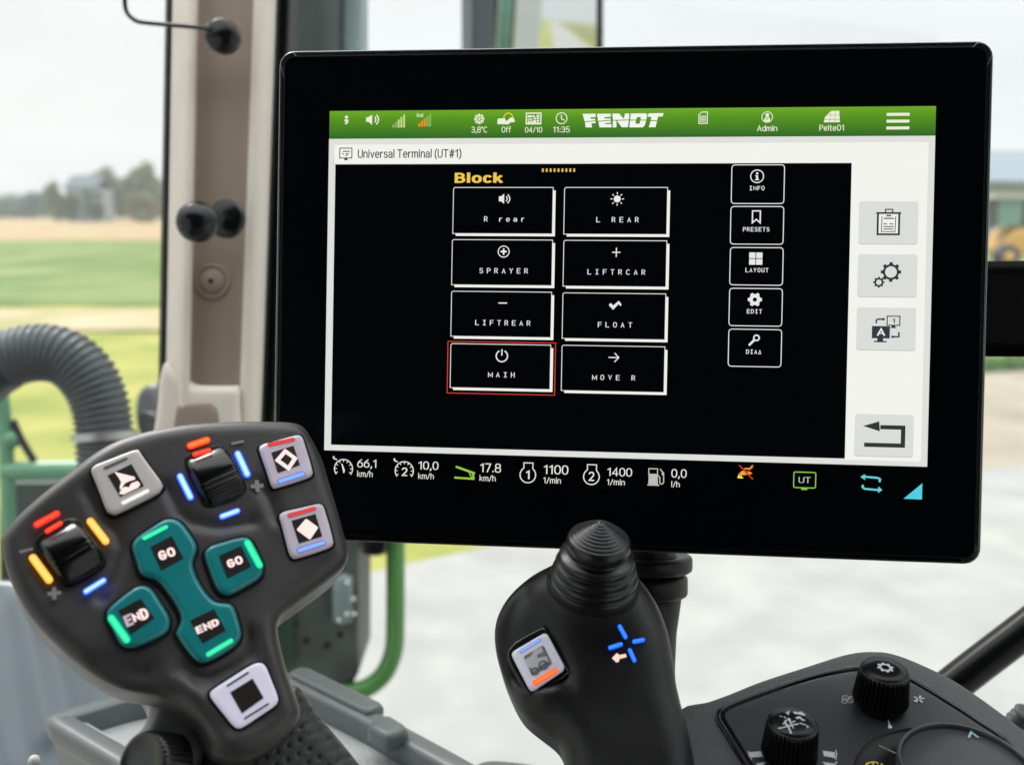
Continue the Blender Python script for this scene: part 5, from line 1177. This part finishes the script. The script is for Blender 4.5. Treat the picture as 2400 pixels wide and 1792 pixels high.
mb = MB(); mb.mat(mm); mb.prism(mq(1160, 1398, -230, 165, .001), .0003, .001); mb.build('mirror_glass', t)

# side of the cab seen only in that mirror: a grey rear post and a green tinted door edge
def mirror_ray(px, py, d_): 
    i_ = ray(px, py).normalized(); p_ = Vector(F.M @ Vector(F.loc(px, py, .001) + (.001,))); r_ = i_ - nrm * 2 * i_.dot(nrm); return p_ + r_ * d_
tp = thing('rear_post', 'pale grey rear cab post, seen only in the exterior mirror', 'post', loc=mirror_ray(1238, 60, 1.9)); o_ = tp.location.copy()
def slab(par, xs, dist, mat, nm):
    a0, a1 = mirror_ray(xs[0], 60, dist) - o_, mirror_ray(xs[1], 60, dist) - o_; dr = (mirror_ray(xs[0], 60, dist + .06) - mirror_ray(xs[0], 60, dist)); mb = MB(); mb.mat(mat)
    q = [a0, a1, a1 + dr, a0 + dr]; vs = [(p.x, p.y, -.9) for p in q] + [(p.x, p.y, .28) for p in q]
    mb.add(vs, [(0, 1, 2, 3), (4, 5, 6, 7), (0, 1, 5, 4), (1, 2, 6, 5), (2, 3, 7, 6), (3, 0, 4, 7)]); return mb.build(nm, par)
slab(tp, (1210, 1266), 1.9, pmat('post_pale', (.36, .37, .38), .5, .4), 'post_face')
slab(tp, (1150, 1166), 1.9, M_black, 'dark_seal'); slab(tp, (1198, 1207), 1.9, M_black, 'dark_seal')
slab(tp, (1168, 1197), 2.2, pmat('door_green', (.10, .22, .17), .3, .5), 'door_edge')

# ================================================================== land
def sheet(name, pts, z, mat, kind='structure'):
    mb = MB(); mb.mat(mat); mb.add([(p[0], p[1], z) for p in ccw(pts)], [tuple(range(len(pts)))]); o = mb.build(name); o['kind'] = kind; return o
def big(name, **k): return pmat(name, **k)
BIG = 460
M_dry = pmat('dry_grass', (.34, .32, .10), .95, .1, col2=(.19, .23, .055), vscale=.7, bump=.4, bscale=20, detail=8)
sheet('ground', [(-BIG, -BIG), (BIG, -BIG), (BIG, BIG), (-BIG, BIG)], 0.0, M_dry)
def gy(y, px=200): return GP(px, y).y
sheet('stubble_field', [(-440, gy(563)), (440, gy(563)), (440, 330), (-440, 330)], .02, pmat('stubble', (.38, .27, .165), .95, .1, col2=(.33, .265, .14), vscale=.05, detail=6))
sheet('green_field', [(-300, gy(722)), (400, gy(708)), (400, gy(563)), (-300, gy(567))], .03, pmat('crop_green', (.085, .155, .038), .95, .1, col2=(.215, .25, .105), vscale=.22, detail=8))
sheet('dirt_track', [(-120, gy(800)), (-4, gy(778)), (60, gy(735)), (60, gy(722)), (-120, gy(735))], .04, pmat('track_dirt', (.44, .36, .25), .95, .1, col2=(.28, .27, .12), vscale=.5, detail=7))
yard = [GP(-1600, 1560), GP(600, 1420), GP(960, 1336), GP(1300, 1262), GP(2200, 1124), GP(2420, 1100), GP(4200, 1010)]
yard = [(p.x, p.y) for p in yard] + [(60, 5), (60, -60), (-40, -60), (-40, 3)]
sheet('yard', yard, .05, pmat('concrete', (.345, .345, .325), .9, .15, col2=(.275, .278, .268), vscale=2.4, bump=.1, bscale=60, detail=9))
gv = [GP(1300, 1240), GP(1900, 1040), GP(2200, 890), GP(2420, 868), GP(4600, 840), GP(4200, 1030), GP(2420, 1112), GP(2200, 1136), GP(1500, 1240)]
sheet('gravel_strip', [(p.x, p.y) for p in gv], .03, pmat('gravel_tan', (.36, .32, .255), .95, .1, col2=(.25, .22, .17), vscale=1.1, detail=9))
# lane and field seen only in the mirror
ld = Vector((.72, -.69, 0)).normalized(); ln = Vector((-ld.y, ld.x, 0)); st = Vector((.04, 1.5, 0)); lane = [st + ln * .7 + ld * 20, st + ln * 4.3 + ld * 20, st + ln * 4.3 + ld * 440, st + ln * .7 + ld * 440]
q = [st + ln * 1.2, st - ln * 1.2, st + ld * 120 - ln * 1.2, st + ld * 120 + ln * 1.2]
sheet('farm_lane', [(p.x, p.y) for p in lane], .06, pmat('lane_grey', (.36, .35, .33), .9, .1, col2=(.28, .27, .25), vscale=.6))
q = [st + ln * 4.9 + ld * 20, st + ln * 11 + ld * 20, st + ld * 440 + ln * 40, st + ld * 440 + ln * 5]
sheet('brown_field', [(p.x, p.y) for p in q], .055, pmat('soil_brown', (.26, .19, .09), .95, .1, col2=(.10, .17, .04), vscale=.06, detail=6))
# hills
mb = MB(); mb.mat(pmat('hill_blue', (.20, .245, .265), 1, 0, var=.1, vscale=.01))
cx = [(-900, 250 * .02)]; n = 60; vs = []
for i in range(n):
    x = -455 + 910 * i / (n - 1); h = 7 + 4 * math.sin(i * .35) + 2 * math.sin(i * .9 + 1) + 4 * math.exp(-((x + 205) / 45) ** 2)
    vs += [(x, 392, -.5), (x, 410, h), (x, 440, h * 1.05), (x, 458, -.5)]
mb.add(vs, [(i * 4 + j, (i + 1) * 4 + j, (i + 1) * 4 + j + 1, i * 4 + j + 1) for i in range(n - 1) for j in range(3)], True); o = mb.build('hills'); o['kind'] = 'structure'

# trees: trunk with limbs and a crown of leaf clumps
def tree_meshes(seed, wid, hgt, mats, nl):
    rnd = random.Random(seed); tr = MB(); tr.mat(mats[0])
    tr.tube([(0, 0, 0), (.1, 0, hgt * .25), (.0, .1, hgt * .6)], 1, 8, rfun=lambda i: (.34, .26, .12)[i] * hgt / 10)
    lobes = []
    for i in range(13):
        a = rnd.random() * 6.28; r = wid * .30 * rnd.random() ** .5; z = hgt * (.16 + .68 * rnd.random()); lobes.append((r * math.cos(a), r * math.sin(a), z, wid * (.20 + .13 * rnd.random())))
        tr.tube([(0, 0, hgt * .3), (lobes[-1][0] * .5, lobes[-1][1] * .5, (z + hgt * .3) / 2), lobes[-1][:3]], 1, 6, rfun=lambda i: (.12, .08, .03)[i] * hgt / 10)
    cr = MB()
    for i in range(nl):
        L = rnd.choice(lobes); cr.mat(mats[1 + (rnd.random() < .4)])
        v = Vector((rnd.gauss(0, 1), rnd.gauss(0, 1), rnd.gauss(0, .85))).normalized() * L[3] * (.45 + .6 * rnd.random())
        c = Vector(L[:3]) + v; s_ = wid * (.035 + .03 * rnd.random()); u = Vector((rnd.gauss(0, 1), rnd.gauss(0, 1), rnd.gauss(0, 1))).normalized(); w = u.orthogonal().normalized()
        cr.add([tuple(c + u * s_), tuple(c + w * s_ * .7), tuple(c - u * s_), tuple(c - w * s_ * .7)], [(0, 1, 2, 3)])
    return tr, cr
M_bark = pmat('bark', (.10, .08, .06), .9, .1)
leafA = [M_bark, pmat('leaf_olive', (.115, .175, .075), .8, .2), pmat('leaf_pale', (.20, .235, .115), .8, .2)]
leafB = [M_bark, pmat('leaf_bluegreen', (.085, .13, .10), .8, .2), pmat('leaf_green', (.12, .18, .10), .8, .2)]
leafC = [M_bark, pmat('leaf_autumn', (.21, .215, .09), .8, .2), pmat('leaf_yellow', (.25, .235, .10), .8, .2)]
protos = {}
def add_tree(px, topy, dist, wid_px, kind, lab):
    g = CAM + ray(px, 500) * 1.0; base = GP(px, 500); dirx = (px - 1200) / FPX * dist
    # far trees: ground point at depth dist
    basey = 490 + CAM.z * FPX / dist; h = (basey - topy) / FPX * dist; w = wid_px / FPX * dist
    if kind not in protos:
        m = dict(A=leafA, B=leafB, C=leafC)[kind]; tr, cr = tree_meshes(ord(kind), 7.0, 10.0, m, 2600)
        r = thing('broadleaf_tree', lab, 'tree', loc=(0, 0, 0), group='trees along the far field edge'); a = tr.build('trunk', r); b = cr.build('crown', r); protos[kind] = (r, a, b); new = r
    else:
        r, a, b = protos[kind]; new = r.copy(); COL.objects.link(new); new['label'] = lab
        for o in (a, b): c = o.copy(); COL.objects.link(c); c.parent = new
    new.location = (dirx, dist, 0); new.rotation_euler = (0, 0, random.random() * 6.28); new.scale = (w / 7, w / 7, h / 10)
G = 215.0
for (px, ty, dd, wp, kd, lab) in ((8, 462, 1.2, 60, 'B', 'low blue green tree at the very left edge of the far treeline'), (52, 455, 1.25, 70, 'A', 'low olive tree second from the left in the far treeline'), (96, 450, 1.2, 60, 'B', 'blue green tree just left of the pale barn on the far treeline'),
        (150, 424, .86, 50, 'A', 'yellowish tree in front of the left end of the pale barn'), (178, 452, .86, 44, 'A', 'low olive bush tree at the foot of the pale barn'), (234, 446, .86, 46, 'B', 'dark blue green tree before the right half of the pale barn'), (276, 392, 1.0, 84, 'A', 'tall olive tree right of the pale barn'),
        (322, 408, 1.0, 74, 'A', 'yellow green tree between the two tallest trees of the treeline'), (368, 380, .95, 80, 'A', 'tallest pale green tree, close to the pillar seal'), (346, 452, .86, 80, 'C', 'low yellowish tree in front of the tallest one by the pillar'), (420, 400, 1.0, 80, 'B', 'tree of the far treeline half hidden behind the pillar')):
    add_tree(px, ty, G * dd, wp, kd, lab)

# far wood that reads as one mass behind the single trees
def far_wood():
    rnd = random.Random(3); mb = MB(); ms = [pmat('wood_green', (.09, .145, .08), .9, .1), pmat('wood_olive', (.15, .18, .10), .9, .1), pmat('wood_blue', (.085, .125, .11), .9, .1)]
    for i in range(9000):
        x = rnd.uniform(-190, 40); hmax = 6.4 + 2.2 * math.sin(x * .11) + 1.6 * math.sin(x * .31 + 2) + 3.2 / (1 + math.exp(-(x + 92) / 4)); z = hmax * rnd.random() ** .6; y = 262 + rnd.gauss(0, 4)
        mb.mat(ms[int(rnd.random() * 3)]); c = Vector((x, y, z)); u = Vector((rnd.gauss(0, 1), rnd.gauss(0, 1), rnd.gauss(0, 1))).normalized(); w = u.orthogonal().normalized(); k_ = rnd.uniform(.4, .9)
        mb.add([tuple(c + u * k_), tuple(c + w * k_), tuple(c - u * k_), tuple(c - w * k_)], [(0, 1, 2, 3)])
    o = mb.build('far_wood'); o['kind'] = 'stuff'; o['label'] = 'long hazy strip of woodland behind the single trees at the field edge'; o['category'] = 'wood'
far_wood()
def box_house(name, lab, cat, x, y, w, dpt, hw, hr, wallm, roofm, extra=None):
    t = thing(name, lab, cat, loc=(x, y, 0)); mb = MB(); mb.mat(wallm); mb.box((-w / 2, 0, 0), (w / 2, dpt, hw)); mb.build('wall', t)
    mb = MB(); mb.mat(roofm); e = .5
    vs = [(-w / 2 - e, -e, hw - .1), (w / 2 + e, -e, hw - .1), (w / 2 + e, dpt / 2, hr), (-w / 2 - e, dpt / 2, hr), (w / 2 + e, dpt + e, hw - .1), (-w / 2 - e, dpt + e, hw - .1)]
    vs += [(a, b, c + .25) for a, b, c in vs]
    mb.add(vs, [(6, 7, 8, 9), (9, 8, 10, 11), (0, 1, 7, 6), (4, 5, 11, 10), (1, 2, 8, 7), (2, 4, 10, 8), (0, 6, 9, 3), (3, 9, 11, 5), (0, 3, 2, 1), (3, 5, 4, 2)]); mb.build('roof', t)
    if extra: extra(t)
    return t
M_wl = pmat('wall_pale', (.46, .46, .43), .8, .2, var=.05, vscale=.4); M_rf = pmat('roof_bluegrey', (.20, .245, .275), .6, .3, var=.06, vscale=.3)
dd = 192; x = (206 - 1200) / FPX * dd
def bdoor(t):
    mb = MB(); mb.mat(M_rf); mb.box((-1.5, -.06, 0), (1.5, -.005, 3.2)); mb.build('door', t)
box_house('barn', 'pale grey barn among the trees on the far treeline', 'barn', x, dd, 5.4, 9, 6.3, 8.6, pmat('barn_pale', (.36, .40, .40), .8, .2), pmat('barn_roof', (.135, .16, .175), .85, .1), bdoor)
dd = 62; x = (2470 - 1200) / FPX * dd
def shed_extra(t):
    for k in range(3):
        mb = MB(); mb.mat(M_rf); mb.box((-6 + k * 5, -.08, 0), (-2.6 + k * 5, -.005, 3.0)); mb.build('shed_door', t)
box_house('farm_shed', 'long farm shed with a blue grey roof at the right edge', 'shed', x, dd, 15, 12, 3.95, 6.0, M_wl, M_rf, shed_extra)
# yellow loader parked before the shed
dd = 40.0; s = dd / FPX; x = (2440 - 1200) / FPX * dd; zb = 0.05
t = thing('wheel_loader', 'yellow wheel loader with a green tinted cab parked before the shed', 'loader', loc=(x, dd, zb)); hz = lambda y: CAM.z - (y - 490) * s - zb; hx = lambda p: (p - 2440) * s
M_yel = pmat('loader_yellow', (.72, .40, .09), .4, .5, var=.06, vscale=2); M_cabg = pmat('cab_glass_green', (.17, .30, .25), .12, .6, var=.2, vscale=.8); M_dk = pmat('loader_dark', (.03, .035, .035), .5, .4)
mb = MB(); mb.mat(M_yel); mb.pillow(roundpoly([(hx(2352), hz(560)), (hx(2362), hz(538)), (hx(2400), hz(530)), (hx(2560), hz(528)), (hx(2580), hz(600)), (hx(2345), hz(596))], .15), .12, 1.6, .25); o = mb.build('body', t); o.rotation_euler = (R(90), 0, 0)
def cabp(t):
    mb = MB(); mb.mat(M_cabg); mb.box((hx(2322), .1, hz(528)), (hx(2384), 1.5, hz(466))); a = mb.build('cab_glass', t)
    mb = MB(); mb.mat(M_dk); mb.box((hx(2384), .02, hz(530)), (hx(2398), 1.55, hz(466))); mb.box((hx(2316), .02, hz(530)), (hx(2322), 1.55, hz(466))); mb.build('cab_post', t)
    mb = MB(); mb.mat(pmat('cab_roof_cream', (.55, .52, .44), .6, .3)); mb.box((hx(2312), -.1, hz(466)), (hx(2405), 1.7, hz(458))); mb.build('cab_roof', t)
    mb = MB(); mb.mat(M_cabg); mb.box((hx(2400), .1, hz(528)), (hx(2450), 1.5, hz(480))); mb.build('rear_glass', t)
cabp(t)
for px in (2345, 2540):
    mb = MB(); mb.mat(M_dk); mb.lathe([(.02, -.3), (.36, -.3), (.48, -.22), (.48, .22), (.36, .3), (.02, .3)], Matrix.Translation((hx(px), -.15, .48)) @ Matrix.Rotation(R(90), 4, 'X'), n=32); w_ = mb.build('wheel', t)
    mb = MB(); mb.mat(M_yel); mb.lathe([(.22, .30), (.21, .32), (.02, .34)], Matrix.Translation((hx(px), -.15, .48)) @ Matrix.Rotation(R(90), 4, 'X'), n=24); mb.build('rim', w_)
# low green shrubs along the gravel
M_sh = pmat('shrub_leaf', (.08, .17, .05), .85, .2); 
for i, (px, y, lab) in enumerate(((2318, 868, 'low green shrub at the terminal side of the gravel edge'), (2372, 866, 'low green shrub at the right end of the gravel edge'))):
    g = GP(px, y); t = thing('shrub', lab, 'shrub', loc=(g.x, g.y, 0)); rnd = random.Random(5 + i); mb = MB(); mb.mat(M_sh)
    for j in range(260):
        v = Vector((rnd.gauss(0, .22), rnd.gauss(0, .15), abs(rnd.gauss(0, .12)))); u = Vector((rnd.gauss(0, 1), rnd.gauss(0, 1), rnd.gauss(0, 1))).normalized() * .05; w = u.orthogonal().normalized() * .03
        mb.add([tuple(v + u), tuple(v + w), tuple(v - u), tuple(v - w)], [(0, 1, 2, 3)])
    mb.build('foliage', t)

# hazy air over the fields
mb = MB(); hm = bpy.data.materials.new('haze_air'); hm.use_nodes = True; hn = hm.node_tree; hn.nodes.clear(); pv = hn.nodes.new('ShaderNodeVolumePrincipled'); pv.inputs['Color'].default_value = (.96, .98, 1, 1); pv.inputs['Density'].default_value = .0009; pv.inputs['Anisotropy'].default_value = .2
ho = hn.nodes.new('ShaderNodeOutputMaterial'); hn.links.new(pv.outputs[0], ho.inputs['Volume']); mb.mat(hm); mb.box((-470, -470, -2), (470, 470, 34)); o = mb.build('haze'); o['kind'] = 'stuff'

# ================================================================== light
SUN_EL, SUN_AZ = R(48), R(-38)
w = bpy.data.worlds.new('World'); sc.world = w; w.use_nodes = True; nt = w.node_tree; nt.nodes.clear(); n = nt.nodes; l = nt.links
sky = n.new('ShaderNodeTexSky'); sky.sky_type = 'NISHITA'; sky.sun_disc = False; sky.sun_elevation = SUN_EL; sky.sun_rotation = SUN_AZ; sky.dust_density = 4; sky.air_density = 1.2
tc = n.new('ShaderNodeTexCoord'); sp = n.new('ShaderNodeSeparateXYZ'); l.new(tc.outputs['Generated'], sp.inputs[0])
mr = n.new('ShaderNodeMapRange'); mr.inputs[1].default_value = .34; mr.inputs[2].default_value = 1; l.new(sp.outputs[2], mr.inputs[0])
mpn = n.new('ShaderNodeMapping'); mpn.inputs['Scale'].default_value = (2.2, 2.2, 6); l.new(tc.outputs['Generated'], mpn.inputs[0])
nz = n.new('ShaderNodeTexNoise'); nz.inputs['Scale'].default_value = 1.6; nz.inputs['Detail'].default_value = 5; l.new(mpn.outputs[0], nz.inputs['Vector'])
g1 = n.new('ShaderNodeMix'); g1.data_type = 'RGBA'; g1.inputs[6].default_value = (4.35, 4.48, 4.54, 1); g1.inputs[7].default_value = (17.5, 17.8, 17.9, 1); l.new(mr.outputs[0], g1.inputs[0])
cm = n.new('ShaderNodeMapRange'); cm.inputs[1].default_value = .3; cm.inputs[2].default_value = .7; cm.inputs[3].default_value = .90; cm.inputs[4].default_value = 1.06; l.new(nz.outputs['Fac'], cm.inputs[0])
ml = n.new('ShaderNodeVectorMath'); ml.operation = 'SCALE'; l.new(g1.outputs[2], ml.inputs[0]); l.new(cm.outputs[0], ml.inputs['Scale'])
mx = n.new('ShaderNodeMix'); mx.data_type = 'RGBA'; mx.inputs[0].default_value = .90; l.new(sky.outputs[0], mx.inputs[6]); l.new(ml.outputs[0], mx.inputs[7])
bg = n.new('ShaderNodeBackground'); bg.inputs[1].default_value = .10; l.new(mx.outputs[2], bg.inputs[0]); o = n.new('ShaderNodeOutputWorld'); l.new(bg.outputs[0], o.inputs[0])
sd = bpy.data.lights.new('sun', 'SUN'); sd.energy = 1.35; sd.angle = R(18); sd.color = (1, .97, .92); so = bpy.data.objects.new('sun', sd); COL.objects.link(so)
dv = Vector((math.sin(SUN_AZ) * math.cos(SUN_EL), math.cos(SUN_AZ) * math.cos(SUN_EL), math.sin(SUN_EL))); so.rotation_euler = dv.to_track_quat('Z', 'Y').to_euler()

sc.view_settings.view_transform = 'Standard'; sc.view_settings.look = 'None'; sc.view_settings.gamma = 1; sc.view_settings.exposure = EXPO
sc.view_settings.use_curve_mapping = False
sc.cycles.max_bounces = 8
